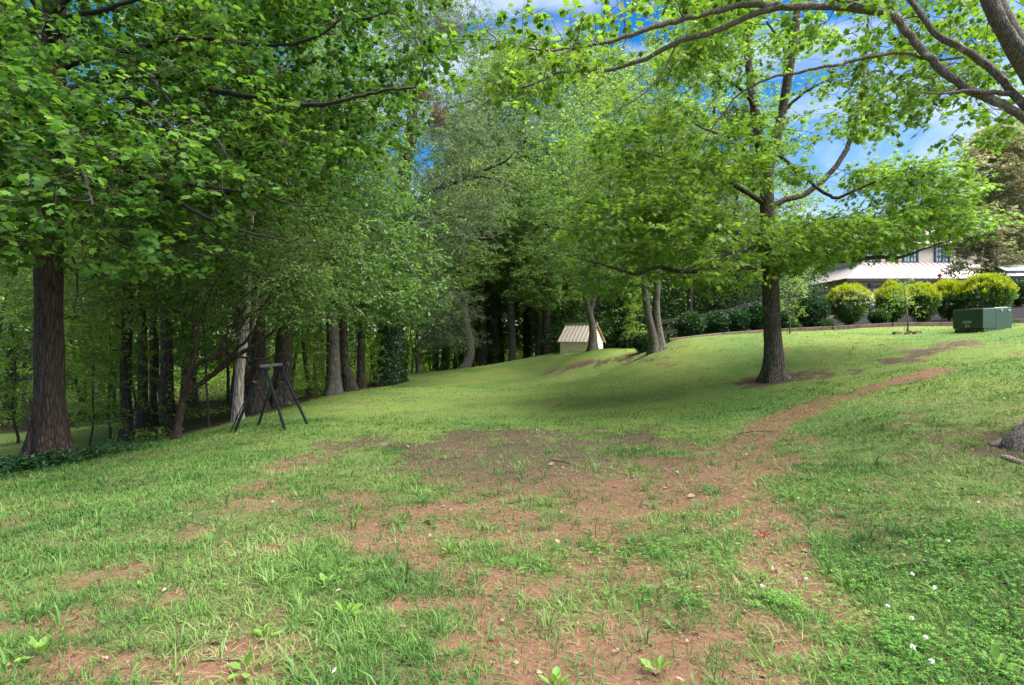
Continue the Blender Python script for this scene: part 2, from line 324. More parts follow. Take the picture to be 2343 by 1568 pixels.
def ground_mat():
    m, n, l = new_mat('ground')
    out = n.new('ShaderNodeOutputMaterial'); pb = n.new('ShaderNodeBsdfPrincipled'); pb.inputs['Roughness'].default_value = 0.95; pb.inputs['Specular IOR Level'].default_value = 0.1
    tcn = n.new('ShaderNodeTexCoord')
    def att(k):
        a = n.new('ShaderNodeAttribute'); a.attribute_name = k; return a.outputs['Fac']
    def noise(s, d=6, ro=0.6):
        q = n.new('ShaderNodeTexNoise'); q.inputs['Scale'].default_value = s; q.inputs['Detail'].default_value = d; q.inputs['Roughness'].default_value = ro
        l.new(tcn.outputs['Object'], q.inputs['Vector']); return q.outputs['Fac']
    def mixc(f, a, b):
        q = n.new('ShaderNodeMix'); q.data_type = 'RGBA'; l.new(f, q.inputs['Factor']); l.new(a, q.inputs[6]); l.new(b, q.inputs[7]); return q.outputs[2]
    def rmp(f, stops):
        q = ramp(n, stops); l.new(f, q.inputs[0]); return q.outputs[0]
    def sharp(f, nf, gain=3.0):
        q = n.new('ShaderNodeMath'); q.operation = 'MULTIPLY_ADD'; q.inputs[1].default_value = 1.0
        s = n.new('ShaderNodeMath'); s.operation = 'MULTIPLY_ADD'; s.inputs[1].default_value = 1.1; s.inputs[2].default_value = -0.55
        l.new(nf, s.inputs[0]); l.new(f, q.inputs[0]); l.new(s.outputs[0], q.inputs[2])
        r2 = n.new('ShaderNodeMapRange'); r2.inputs['From Min'].default_value = 0.5 - 0.5 / gain; r2.inputs['From Max'].default_value = 0.5 + 0.5 / gain
        l.new(q.outputs[0], r2.inputs['Value']); return r2.outputs[0]
    fine = noise(38, 8, 0.75); med = noise(5, 5); big = noise(0.35, 3); grit = noise(160, 3, 0.8)
    grass = mixc(med, rmp(fine, [(0.3, (0.09, 0.125, 0.032)), (0.7, (0.19, 0.24, 0.06))]), rmp(fine, [(0.3, (0.11, 0.155, 0.04)), (0.7, (0.23, 0.275, 0.07))]))
    clay = rmp(fine, [(0.25, (0.08, 0.042, 0.025)), (0.5, (0.185, 0.10, 0.06)), (0.8, (0.32, 0.21, 0.14))])
    clay = mixc(grit, clay, rmp(grit, [(0.35, (0.08, 0.042, 0.025)), (0.6, (0.21, 0.115, 0.07)), (0.75, (0.37, 0.27, 0.19))]))
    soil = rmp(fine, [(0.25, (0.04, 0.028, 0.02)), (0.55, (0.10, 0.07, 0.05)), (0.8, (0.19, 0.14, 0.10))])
    litter = mixc(med, rmp(fine, [(0.3, (0.02, 0.016, 0.010)), (0.7, (0.085, 0.058, 0.037))]), rmp(fine, [(0.3, (0.025, 0.035, 0.012)), (0.7, (0.07, 0.08, 0.03))]))
    mul = rmp(grit, [(0.35, (0.006, 0.0055, 0.007)), (0.55, (0.022, 0.02, 0.023)), (0.78, (0.075, 0.068, 0.072))])
    thatch = rmp(fine, [(0.25, (0.045, 0.05, 0.02)), (0.5, (0.10, 0.105, 0.042)), (0.8, (0.20, 0.19, 0.09))])
    grass = mixc(rmp(big, [(0.42, (0, 0, 0)), (0.6, (1, 1, 1))]), grass, rmp(fine, [(0.3, (0.06, 0.11, 0.03)), (0.7, (0.14, 0.21, 0.055))]))
    grass = mixc(att('thin'), grass, thatch)
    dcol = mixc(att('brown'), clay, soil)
    c = mixc(sharp(att('dirt'), noise(22, 4, 0.7), 2.2), grass, dcol)
    inv = n.new('ShaderNodeMath'); inv.operation = 'SUBTRACT'; inv.inputs[0].default_value = 1; l.new(att('lawn'), inv.inputs[1])
    c = mixc(inv.outputs[0], c, litter); c = mixc(att('mulch'), c, mul)
    l.new(c, pb.inputs['Base Color'])
    b = n.new('ShaderNodeBump'); b.inputs['Strength'].default_value = 0.7; b.inputs['Distance'].default_value = 0.03
    ad = n.new('ShaderNodeMath'); ad.operation = 'ADD'; l.new(fine, ad.inputs[0]); l.new(grit, ad.inputs[1]); l.new(ad.outputs[0], b.inputs['Height']); l.new(b.outputs[0], pb.inputs['Normal'])
    l.new(pb.outputs[0], out.inputs['Surface'])
    return m
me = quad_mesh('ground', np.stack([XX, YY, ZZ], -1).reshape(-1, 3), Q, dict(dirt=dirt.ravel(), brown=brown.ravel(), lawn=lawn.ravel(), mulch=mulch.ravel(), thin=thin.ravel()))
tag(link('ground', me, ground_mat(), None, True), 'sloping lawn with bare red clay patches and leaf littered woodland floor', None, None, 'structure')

# ------------------------------------------------------------------ wood: tubes and twigs
class Wood:
    def __init__(s): s.V = []; s.Q = []; s.n = 0
    def tube(s, pts, r, sides=8, mod=None, cap=True):
        pts = np.asarray(pts, float); k = len(pts); r = np.broadcast_to(np.asarray(r, float), (k,))
        t = nrm(np.gradient(pts, axis=0)); mean = nrm(t.mean(0))
        ref = np.eye(3)[np.argmin(np.abs(mean))]
        u = nrm(np.cross(t, ref)); v = np.cross(t, u)
        th = np.linspace(0, 2 * np.pi, sides, endpoint=False)
        rr = np.repeat(r[:, None], sides, 1)
        if mod is not None: rr = mod(pts, th, rr)
        V = pts[:, None] + rr[..., None] * (np.cos(th)[None, :, None] * u[:, None] + np.sin(th)[None, :, None] * v[:, None])
        b = s.n + np.arange(k * sides).reshape(k, sides); b2 = np.roll(b, -1, 1)
        s.V.append(V.reshape(-1, 3)); s.Q.append(np.stack([b[:-1], b2[:-1], b2[1:], b[1:]], -1).reshape(-1, 4)); s.n += k * sides
        if cap:
            s.V.append(pts[-1:] + t[-1:] * r[-1] * 0.6); c = s.n; s.n += 1
            i = b[-1]; j = b2[-1]; s.Q.append(np.stack([i, j, np.full(sides, c), np.full(sides, c)], -1))
    def sticks(s, A, B, ra, rb):
        A = np.asarray(A); B = np.asarray(B); N = len(A)
        if not N: return
        t = nrm(B - A); ref = np.where(np.abs(t[:, 2:3]) > 0.9, np.array([[1., 0, 0]]), np.array([[0., 0, 1]]))
        u = nrm(np.cross(t, ref)); v = np.cross(t, u); th = np.arange(3) * 2.094
        off = np.cos(th)[None, :, None] * u[:, None] + np.sin(th)[None, :, None] * v[:, None]
        V = np.concatenate([A[:, None] + off * np.reshape(ra, (-1, 1, 1)), B[:, None] + off * np.reshape(rb, (-1, 1, 1))], 1)
        b = s.n + np.arange(N)[:, None] * 6; i = np.arange(3)[None]; j = (i + 1) % 3
        s.V.append(V.reshape(-1, 3)); s.Q.append(np.stack([b + i, b + j, b + 3 + j, b + 3 + i], -1).reshape(-1, 4)); s.n += N * 6
    def mesh(s, name, origin):
        V = np.concatenate(s.V) - np.asarray(origin); Qd = np.concatenate(s.Q)
        tri = Qd[:, 2] == Qd[:, 3]; q = Qd[~tri]; t = Qd[tri][:, :3]
        loops = np.concatenate([q.ravel(), t.ravel()]); tot = np.concatenate([np.full(len(q), 4), np.full(len(t), 3)])
        return np_mesh(name, V, loops, np.concatenate([[0], np.cumsum(tot)[:-1]]), tot)

def resample(pts, step):
    pts = np.asarray(pts, float)
    if len(pts) > 2:      # Catmull-Rom through the points
        p = np.vstack([2 * pts[0] - pts[1], pts, 2 * pts[-1] - pts[-2]]); out = []
        for i in range(1, len(p) - 2):
            n = max(2, int(np.linalg.norm(p[i + 1] - p[i]) / step)); t = np.linspace(0, 1, n, endpoint=False)[:, None]
            out.append(0.5 * (2 * p[i] + (p[i + 1] - p[i - 1]) * t + (2 * p[i - 1] - 5 * p[i] + 4 * p[i + 1] - p[i + 2]) * t ** 2 + (3 * p[i] - p[i - 1] - 3 * p[i + 1] + p[i + 2]) * t ** 3))
        return np.vstack(out + [pts[-1:]])
    n = max(3, int(np.linalg.norm(pts[1] - pts[0]) / step)); t = np.linspace(0, 1, n)[:, None]
    return pts[0] * (1 - t) + pts[1] * t

def radii_along(pts, ctl, r):
    ctl = np.asarray(ctl, float); k = [int(np.argmin(((pts - c) ** 2).sum(1))) for c in ctl]; k = np.maximum.accumulate(k)
    return np.interp(np.arange(len(pts)), k, r)

def flare_mod(base_z, amt=0.8, h=0.3, lobes=5, ph=0.0, rough=0.05, seed=0):
    rg = np.random.default_rng(seed); tab = rg.random((40, 64))
    def f(pts, th, rr):
        k = np.exp(-np.maximum(pts[:, 2] - base_z, 0) / h)[:, None]
        lob = 0.6 + 0.4 * np.cos(lobes * th + ph)[None] + 0.25 * np.cos((lobes + 2) * th + 2 * ph)[None]
        nz_ = vnoise(th[None] * 2.2 + seed, pts[:, 2:3] * 1.6) - 0.5
        nz2 = vnoise(np.cos(th)[None] * 5 + 9 + seed, np.sin(th)[None] * 5 + pts[:, 2:3] * 5) - 0.5
        return rr * (1 + amt * k * lob + rough * 2 * nz_ + rough * nz2)
    return f

# branches that reach from the nearest wood to each target
def connect(wood, seeds, seed_r, seed_t, targets, rg, rmax=0.03, rtip=0.004, sag=0.0, sides=5, inward=0.35):
    N = len(targets); cap = len(seeds) + N * 4
    pos = np.zeros((cap, 3)); rr = np.zeros(cap); tg = np.zeros((cap, 3)); m = len(seeds)
    pos[:m] = seeds; rr[:m] = seed_r; tg[:m] = seed_t
    d0 = np.array([np.min(((pos[:m] - t) ** 2).sum(1)) for t in targets]); order = np.argsort(d0)
    dirs = np.zeros((N, 3))
    for i in order:
        T = targets[i]; dv = T - pos[:m]; d = np.linalg.norm(dv, axis=1)
        cost = d * (1 - inward * (dv * tg[:m]).sum(1) / np.maximum(d, 1e-6))
        k = int(np.argmin(cost)); L = d[k]; p0 = pos[k]
        a = nrm(tg[k] * 0.6 + nrm(dv[k]) * 0.8); out = nrm(dv[k] * np.array([1, 1, 0.5]) + rg.normal(0, 0.12, 3) * L)
        p1 = p0 + a * L * 0.38; p2 = T - out * L * 0.36 + np.array([0, 0, sag * L])
        s = np.linspace(0, 1, 5)[:, None]
        pts = (1 - s) ** 3 * p0 + 3 * (1 - s) ** 2 * s * p1 + 3 * (1 - s) * s ** 2 * p2 + s ** 3 * T
        pts[1:4] += rg.normal(0, 0.03 * min(L, 1.5), (3, 3))
        r0 = min(rr[k] * 0.75, rtip + 0.011 * L, rmax); r = np.linspace(max(r0, rtip), rtip, 5)
        wood.tube(pts, r, sides, cap=False)
        tt = nrm(np.gradient(pts, axis=0))
        pos[m:m + 4] = pts[1:]; rr[m:m + 4] = r[1:]; tg[m:m + 4] = tt[1:]; m += 4
        dirs[i] = tt[-1]
    return dirs

# ------------------------------------------------------------------ leaves
def fan(rim, c=(0, 0.35)):
    V = np.array([(c[0], c[1], 0.0)] + [(x, y, 0.0) for x, y in rim]); n = len(rim)
    V[:, 2] = -0.22 * ((V[:, 0]) ** 2 + (V[:, 1] - 0.35) ** 2)
    return V, np.array([(0, 1 + i, 1 + (i + 1) % n) for i in range(n)])
def polar(l): return [(math.sin(rad(a)) * r, 0.38 + math.cos(rad(a)) * r) for a, r in l]
STAR = fan(polar([(0, .68), (26, .22), (58, .64), (88, .2), (125, .48), (180, .3), (-125, .48), (-88, .2), (-58, .64), (-26, .22)]), (0, .38))
TULIP = fan(polar([(12, .5), (38, .44), (55, .62), (85, .36), (118, .56), (180, .34), (-118, .56), (-85, .36), (-55, .62), (-38, .44), (-12, .5)]), (0, .38))
OVAL = (np.array([(0, 0, 0), (-.27, .45, .1), (0, 1, -.05), (.27, .45, .1)]), np.array([(0, 2, 1), (0, 3, 2)]))
LANCE = (np.array([(0, 0, 0), (-.12, .4, .04), (0, 1, -.12), (.12, .4, .04)]), np.array([(0, 2, 1), (0, 3, 2)]))
BLADE3 = (np.array([(0, 0, 0), (-.42, .35, .06), (-.3, .8, 0), (0, .72, .08), (.3, .8, 0), (.42, .35, .06)]), np.array([(0, 3, 2), (0, 2, 1), (0, 4, 3), (0, 5, 4)]))

def place_leaves(name, tpl, pos, along, up, size, origin, mat, parent, obname='crown'):
    tv, tt = tpl; N = len(pos)
    a = nrm(along); n = nrm(up - (up * a).sum(1, keepdims=True) * a); u = np.cross(a, n) * np.random.default_rng(N).uniform(.6, 1.1, (N, 1))
    S = np.reshape(size, (-1, 1, 1))
    V = (pos - np.asarray(origin))[:, None] + S * (tv[None, :, 0:1] * u[:, None] + tv[None, :, 1:2] * a[:, None] + tv[None, :, 2:3] * n[:, None])
    T = tt[None] + (np.arange(N) * len(tv))[:, None, None]
    return link(obname, tri_mesh(name, V.reshape(-1, 3), T.reshape(-1, 3)), mat, parent)

def spray(wood, targets, dirs, rg, ntw=4, ltw=0.4, nlf=6, droop=0.25, tilt=0.45, twr=0.0025):
    """mini twigs round each target and leaf positions along them"""
    N = len(targets); A = np.repeat(targets, ntw, 0); D = np.repeat(dirs, ntw, 0)
    d = nrm(D * 0.7 + rg.normal(0, 0.75, A.shape) * np.array([1, 1, 0.5]) + np.array([0, 0, -droop * 0.4]))
    L = ltw * rg.uniform(0.5, 1.25, (len(A), 1)); B = A + d * L
    if wood is not None: wood.sticks(A, B, twr * 1.5, twr * 0.7)
    p = np.repeat(A, nlf, 0); dd = np.repeat(d, nlf, 0); LL = np.repeat(L, nlf, 0)
    t = rg.uniform(0.15, 1.05, (len(p), 1)); pos = p + dd * LL * t
    side = nrm(np.cross(dd, np.array([0, 0, 1.0]) + rg.normal(0, 0.2, dd.shape)))
    along = nrm(dd * 0.6 + side * rg.choice([-1, 1], (len(p), 1)) * 0.9 + np.array([0, 0, -droop]) + rg.normal(0, 0.25, dd.shape))
    up = np.array([0, 0, 1.0]) + rg.normal(0, tilt, dd.shape)
    return pos + along * 0.02, along, up

def clumps(rg, M_, per, sample, spread):
    c = np.array([sample(rg) for _ in range(M_)])
    t = np.repeat(c, per, 0) + rg.normal(0, 1, (M_ * per, 3)) * np.asarray(spread)
    return t

def hero_tree(name, label, base, trunk, trunk_r, limbs, targets, leaf, size, bark, rg, sides=20, flare=0.9, fh=0.3, lobes=5, ntw=4, ltw=0.4, nlf=6, droop=0.25, tilt=0.45,
              rmax=0.03, sag=0.05, tpl=OVAL, cat='tree', group=None, rtip=0.004, extra_trunks=(), rough=0.05, bark2=None, tstep=0.1, crown=True, limbparts=True):
    root = empty(name, base); tag(root, label, cat, group)
    seeds = []; sr = []; st = []
    wd = Wood()
    for k, (tp, tr) in enumerate([(trunk, trunk_r)] + list(extra_trunks)):
        pts = resample(tp, tstep); rs = radii_along(pts, tp, tr) / math.hypot(1, base[0] / base[1])
        wd.tube(pts, rs, sides, flare_mod(base[2], flare, fh, lobes, 0.7 + k, rough, len(label) + k))
        m = pts[:, 2] > base[2] + 0.28 * (pts[-1, 2] - base[2])
        q = pts[m]; seeds.append(q[::2]); sr.append(rs[m][::2]); st.append(nrm(np.gradient(pts, axis=0))[m][::2] * 0.3)
    for lp, lr in limbs:
        pts = resample(lp, 0.08); rs = np.interp(np.linspace(0, 1, len(pts)), np.linspace(0, 1, len(lr)), lr)
        pts[2:-1] += rg.normal(0, 0.006, pts[2:-1].shape)
        b = Wood(); b.tube(pts, rs, 9, lambda p, th, rr: rr * (1 + 0.22 * (vnoise(th[None] * 1.5 + 3, np.arange(len(p))[:, None] * 0.55) - 0.5)))
        link('limb', b.mesh('limb', base), bark2 or bark, root, True)
        k = len(pts) // 6; seeds.append(pts[k:]); sr.append(rs[k:]); st.append(nrm(np.gradient(pts, axis=0))[k:])
    if targets is not None and len(targets):
        dirs = connect(wd, np.vstack(seeds), np.concatenate(sr), np.vstack(st), targets, rg, rmax, rtip, sag)
        pos, al, up = spray(wd, targets, dirs, rg, ntw, ltw, nlf, droop, tilt)
        place_leaves('crown', tpl, pos, al, up, rg.uniform(0.65, 1.2, len(pos)) * size, base, leaf, root)
    link('trunk', wd.mesh('trunk', base), bark, root, True)
    return root

def in_px(rg, polys, n, Y0, Y1, accept=None):
    """targets inside outlines seen from the lawn, spread over a range of real distances"""
    out = []
    while len(out) < n:
        k = rg.integers(len(polys)); x0, y0, x1, y1 = polys[k]
        p = P(rg.uniform(x0, x1), rg.uniform(y0, y1), rg.uniform(Y0, Y1)); out.append(p)
    return np.array(out)

# ------------------------------------------------------------------ box building
class Box:
    def __init__(s): s.V = []; s.F = []
    def hexa(s, v):               # 8 corners: bottom ring then top ring
        b = len(s.V); s.V += [tuple(map(float, p)) for p in v]
        s.F += [tuple(b + i for i in f) for f in [(3, 2, 1, 0), (4, 5, 6, 7), (0, 1, 5, 4), (1, 2, 6, 5), (2, 3, 7, 6), (3, 0, 4, 7)]]
    def box(s, x0, x1, y0, y1, z0, z1):
        s.hexa([(x0, y0, z0), (x1, y0, z0), (x1, y1, z0), (x0, y1, z0), (x0, y0, z1), (x1, y0, z1), (x1, y1, z1), (x0, y1, z1)])
    def beam(s, p, q, wd, ht, up=(0, 0, 1)):
        p = np.array(p, float); q = np.array(q, float); t = nrm(q - p); u = nrm(np.cross(t, np.array(up, float))); v = np.cross(u, t)
        c = lambda o: [o - u * wd / 2 - v * ht / 2, o + u * wd / 2 - v * ht / 2, o + u * wd / 2 + v * ht / 2, o - u * wd / 2 + v * ht / 2]
        a, b = c(p), c(q); s.hexa([a[0], a[1], b[1], b[0], a[3], a[2], b[2], b[3]])
    def poly(s, pts): b = len(s.V); s.V += [tuple(map(float, p)) for p in pts]; s.F.append(tuple(range(b, b + len(pts))))
    def slab(s, pts, th):         # polygon with thickness along its normal
        p = np.array(pts, float); n = nrm(np.cross(p[1] - p[0], p[2] - p[0])); b = len(s.V); k = len(p)
        s.V += [tuple(q) for q in p - n * th] + [tuple(q) for q in p]
        s.F += [tuple(b + i for i in range(k))[::-1], tuple(b + k + i for i in range(k))] + [(b + i, b + (i + 1) % k, b + k + (i + 1) % k, b + k + i) for i in range(k)]
    def cyl(s, p, q, r, n=14):
        p = np.array(p, float); q = np.array(q, float); t = nrm(q - p); ref = np.eye(3)[np.argmin(np.abs(t))]; u = nrm(np.cross(t, ref)); v = np.cross(t, u); b = len(s.V)
        for o in (p, q):
            for i in range(n):
                a = 2 * math.pi * i / n; s.V.append(tuple(o + r * (math.cos(a) * u + math.sin(a) * v)))
        s.F += [tuple(b + i for i in range(n))[::-1], tuple(b + n + i for i in range(n))] + [(b + i, b + (i + 1) % n, b + n + (i + 1) % n, b + n + i) for i in range(n)]
    def build(s, name, mat, parent=None, bevel=0.0):
        me = bpy.data.meshes.new(name); me.from_pydata(s.V, [], s.F); me.update()
        bm = bmesh.new(); bm.from_mesh(me); bmesh.ops.recalc_face_normals(bm, faces=bm.faces); bm.to_mesh(me); bm.free()
        o = link(name, me, mat, parent)
        if bevel:
            bv = o.modifiers.new('bevel', 'BEVEL'); bv.width = bevel; bv.segments = 2; bv.limit_method = 'ANGLE'
        return o

# ------------------------------------------------------------------ the garden house (small shed on the mound)
M['siding'] = plain_mat('siding', (0.80, 0.69, 0.50), 0.75, var=0.06, scale=4)
M['metal_roof'] = plain_mat('metal_roof', (0.56, 0.47, 0.42), 0.5, var=0.05, scale=3)
M['rust_trim'] = plain_mat('rust_trim', (0.22, 0.11, 0.075), 0.7)
M['block'] = plain_mat('block', (0.35, 0.32, 0.28), 0.9, scale=12)
sx0, sy0 = 2.36, 27.7
zb = hz(sx0 + 0.6, sy0 + 0.5); EV, RD = 1.60, 2.36        # ground, eaves and ridge heights
shed = empty('garden_shed', (sx0, sy0, zb), rad(-36))
tag(shed, 'small cream lap sided shed with a brown ribbed metal roof, standing on the grassy mound', 'shed')
# local frame: x along the front wall, y into the depth; the right gable faces +x... front faces -y
LN, DP = 1.50, 1.50; h = EV - zb; hr = RD - zb
wl_ = Box(); zc = -0.15; nb = 6
bh = (h + 0.15) / nb
for i in range(nb):
    z0 = zc + i * bh; z1 = z0 + bh
    for (a, b, c, d, nx_, ny_) in [((0, 0), (LN, 0), (LN, 0), (0, 0), 0, -1), ((LN, DP), (0, DP), (0, DP), (LN, DP), 0, 1)]:
        o = 0.06
        wl_.hexa([(a[0], a[1] + ny_ * o, z0), (b[0], b[1] + ny_ * o, z0), (b[0], b[1] - ny_ * 0.05, z0), (a[0], a[1] - ny_ * 0.05, z0),
                  (a[0], a[1] + ny_ * 0.004, z1), (b[0], b[1] + ny_ * 0.004, z1), (b[0], b[1] - ny_ * 0.05, z1), (a[0], a[1] - ny_ * 0.05, z1)])
nb2 = int((hr + 0.15 - 0.02) / bh)
for i in range(nb2):
    z0 = zc + i * bh; z1 = z0 + bh
    f = lambda z: 0.03 if z < h else min(0.03 + (z - h) / (hr - h) * DP / 2, DP / 2 - 0.02)
    for x_, sgn in ((LN, 1), (0, -1)):
        o = 0.06
        wl_.hexa([(x_ + sgn * o, f(z0), z0), (x_ + sgn * o, DP - f(z0), z0), (x_ - sgn * 0.05, DP - f(z0), z0), (x_ - sgn * 0.05, f(z0), z0),
                  (x_ + sgn * 0.004, f(z1), z1), (x_ + sgn * 0.004, DP - f(z1), z1), (x_ - sgn * 0.05, DP - f(z1), z1), (x_ - sgn * 0.05, f(z1), z1)])
wl_.build('wall', M['siding'], shed)
fb = Box(); fb.box(-0.03, LN + 0.03, -0.035, DP + 0.03, -0.6, -0.155); fb.build('foundation', M['block'], shed)
rf = Box(); ov = 0.10; k = (hr - h) / (DP / 2)
for sgn in (0, 1):
    y_e = -ov if not sgn else DP + ov; z_e = h - ov * k + 0.03; zr_ = hr + 0.05
    e0, e1, r0, r1 = (-ov, y_e, z_e), (LN + ov, y_e, z_e), (-ov, DP / 2, zr_), (LN + ov, DP / 2, zr_)
    rf.slab([e0, e1, r1, r0] if not sgn else [e1, e0, r0, r1], 0.025)
    for i in range(9):
        x_ = -ov + 0.03 + i * (LN + 2 * ov - 0.06) / 8
        rf.beam((x_, y_e, z_e + 0.015), (x_, DP / 2, zr_ + 0.012), 0.028, 0.04)
rf.beam((-ov - 0.02, DP / 2, hr + 0.075), (LN + ov + 0.02, DP / 2, hr + 0.075), 0.16, 0.03)
rf.build('roof', M['metal_roof'], shed)
for x_ in (LN + ov + 0.012, -ov - 0.012):
    tr_ = Box()
    for ye in (-ov - 0.01, DP + ov + 0.01): tr_.beam((x_, ye, h - ov * k - 0.01), (x_, DP / 2, hr + 0.015), 0.022, 0.09)
    tr_.build('barge_board', M['rust_trim'], shed)
cb = Box(); cb.box(LN - 0.03, LN + 0.035, -0.035, 0.028, -0.15, h - 0.02); cb.build('corner_trim', M['siding'], shed)

# ------------------------------------------------------------------ electrical transformer
M['green_paint'] = plain_mat('green_paint', (0.022, 0.05, 0.033), 0.42, var=0.08, scale=3, spec=0.5)
M['pad'] = plain_mat('pad', (0.42, 0.42, 0.38), 0.85, scale=9)
M['dark_metal'] = plain_mat('dark_metal', (0.03, 0.025, 0.02), 0.6)
M['rust_brown'] = plain_mat('rust_brown', (0.09, 0.055, 0.035), 0.8)
M['steel'] = plain_mat('steel', (0.55, 0.57, 0.58), 0.3, 1.0)
M['white_paint'] = plain_mat('white_paint', (0.75, 0.76, 0.74), 0.6, var=0.05)
C0 = P(2249, 763, 14.95); zt = hz(C0[0] + 0.4, C0[1] + 0.4)
tf = empty('electrical_transformer', (C0[0], C0[1], C0[2] - 0.03), rad(15))
tag(tf, 'dark green metal transformer cabinet with white numbers, standing on the lawn by the yellow bushes', 'transformer')
W_, D_, Ht = 0.78, 1.04, 0.70
pd_ = Box(); pd_.box(0.02, D_ + 0.06, -0.04, W_ + 0.10, -0.35, 0.035); pd_.build('pad', M['pad'], tf)
tk = Box(); tk.hexa([(0.46, 0.0, 0.037), (D_, 0.0, 0.037), (D_, W_, 0.037), (0.46, W_, 0.037), (0.46, 0.0, Ht), (D_, 0.0, Ht + 0.03), (D_, W_, Ht + 0.03), (0.46, W_, Ht)])
tk.build('tank', M['green_paint'], tf, 0.012)
sk = Box(); sk.box(0.045, 0.457, 0.008, W_ - 0.008, 0.037, 0.155); sk.build('skirt', M['green_paint'], tf, 0.006)
rc = Box(); rc.box(0.03, 0.044, 0.03, W_ - 0.05, 0.037, 0.15); rc.build('kick_plate', M['rust_brown'], tf)
hd = Box(); hd.hexa([(0.0, -0.004, 0.16), (0.455, -0.004, 0.16), (0.455, W_ + 0.004, 0.16), (0.0, W_ + 0.004, 0.16), (0.0, -0.004, Ht - 0.02), (0.455, -0.004, Ht + 0.004), (0.455, W_ + 0.004, Ht + 0.004), (0.0, W_ + 0.004, Ht - 0.02)])
hd.build('hood', M['green_paint'], tf, 0.014)
ld = Box(); ld.hexa([(0.50, 0.05, Ht + 0.004), (D_ - 0.04, 0.05, Ht + 0.03), (D_ - 0.04, W_ - 0.05, Ht + 0.03), (0.50, W_ - 0.05, Ht + 0.004), (0.52, 0.07, Ht + 0.03), (D_ - 0.06, 0.07, Ht + 0.05), (D_ - 0.06, W_ - 0.07, Ht + 0.05), (0.52, W_ - 0.07, Ht + 0.03)])
ld.build('lid', M['green_paint'], tf, 0.008)
for x_ in (0.66, 0.93):
    lg = Box(); lg.cyl((x_, -0.012, 0.645), (x_, 0.004, 0.645), 0.03); lg.cyl((x_ + 0.006, -0.035, 0.65), (x_ + 0.006, -0.012, 0.65), 0.016); lg.build('lifting_lug', M['steel'], tf)
lk = Box(); lk.box(-0.018, -0.001, 0.36, 0.44, 0.13, 0.165); lk.box(-0.02, 0.028, 0.385, 0.415, 0.06, 0.13); lk.build('padlock', M['dark_metal'], tf, 0.004)
for txt, zz, hh in (('7.2/14.4', 0.335, 0.078), ('37.5', 0.225, 0.078)):
    cu = bpy.data.curves.new('marking', 'FONT'); cu.body = txt; cu.size = hh * 1.25; cu.align_x = 'CENTER'; cu.align_y = 'CENTER'; cu.extrude = 0.001; cu.space_character = 1.05
    to = bpy.data.objects.new('marking_curve', cu); sc.collection.objects.link(to)
    bpy.context.view_layer.update()
    tme = bpy.data.meshes.new_from_object(to.evaluated_get(bpy.context.evaluated_depsgraph_get())); bpy.data.objects.remove(to); tme.materials.clear()
    mo = link('marking', tme, M['white_paint'], tf); mo.location = (-0.003, 0.40, zz); mo.scale = (.68, 1, 1)
    from mathutils import Matrix
    mo.rotation_euler = Matrix(((0, 0, -1), (-1, 0, 0), (0, 1, 0))).to_euler()

# ------------------------------------------------------------------ black stand of two leaning leg pairs
M['black_paint'] = plain_mat('black_paint', (0.008, 0.0085, 0.011), 0.55, spec=0.3)
M['old_board'] = plain_mat('old_board', (0.07, 0.065, 0.055), 0.9, var=0.3, scale=10)
a1l, a1r, a2l, a2r = [ground_at(*q) for q in [(533, 991), (655, 987), (588, 976), (706, 971)]]
t1 = P(602, 845, (a1l[1] + a1r[1]) / 2); t2 = P(638, 841, (a2l[1] + a2r[1]) / 2)
stand = empty('leg_stand', tuple((a1l + a2r) / 2)); tag(stand, 'black steel stand of two splayed leg pairs under a weathered board, on the lawn edge', 'stand')
O_ = (a1l + a2r) / 2
for ft, tp_, off in ((a1l, t1, -0.045), (a1r, t1, 0.045), (a2l, t2, -0.035), (a2r, t2, 0.035)):
    b = Box(); tt_ = tp_ + np.array([off, 0, 0]); b.beam(ft - O_ - np.array([0, 0, 0.05]), tt_ - O_, 0.042, 0.042, (0, 1, 0)); d = nrm(tt_ - ft)
    m_ = ft + (tt_ - ft) * 0.42 - O_; b.beam(m_, m_ + d * 0.05, 0.052, 0.052, (0, 1, 0)); b.build('leg', M['black_paint'], stand, 0.008)
for tp_ in (t1, t2):
    b = Box(); q = tp_ - O_; b.box(q[0] - 0.10, q[0] + 0.10, q[1] - 0.035, q[1] + 0.035, q[2] - 0.02, q[2] + 0.025); b.build('head_bracket', M['black_paint'], stand, 0.006)
b = Box(); dv = nrm(t2 - t1); b.beam(t1 - O_ - dv * 0.1 + (0.0, 0, 0.05), t2 - O_ + dv * 0.1 + (0.0, 0, 0.05), 0.05, 0.05); b.build('top_board', M['old_board'], stand, 0.01)
b = Wood(); r0 = ground_at(524, 992); b.tube(np.array([r0 - [0, 0, .03], P(541, 958, r0[1]), P(557, 924, r0[1] + .05)]), [0.012, 0.012, 0.012], 8)
rodo = link('rod', b.mesh('rod', r0), M['black_paint'], None, True); rodo.location = r0; tag(rodo, 'thin dark rod leaning against the outer leg of the black stand', 'rod')
b = Box()
def bandat(f): return a1l + (t1 + np.array([-0.045, 0, 0]) - a1l) * f - O_
b.beam(bandat(.80), bandat(.812), 0.05, 0.05, (0, 1, 0)); M['orange'] = plain_mat('orange', (0.6, 0.12, 0.05), 0.5); b.build('orange_band', M['orange'], stand)

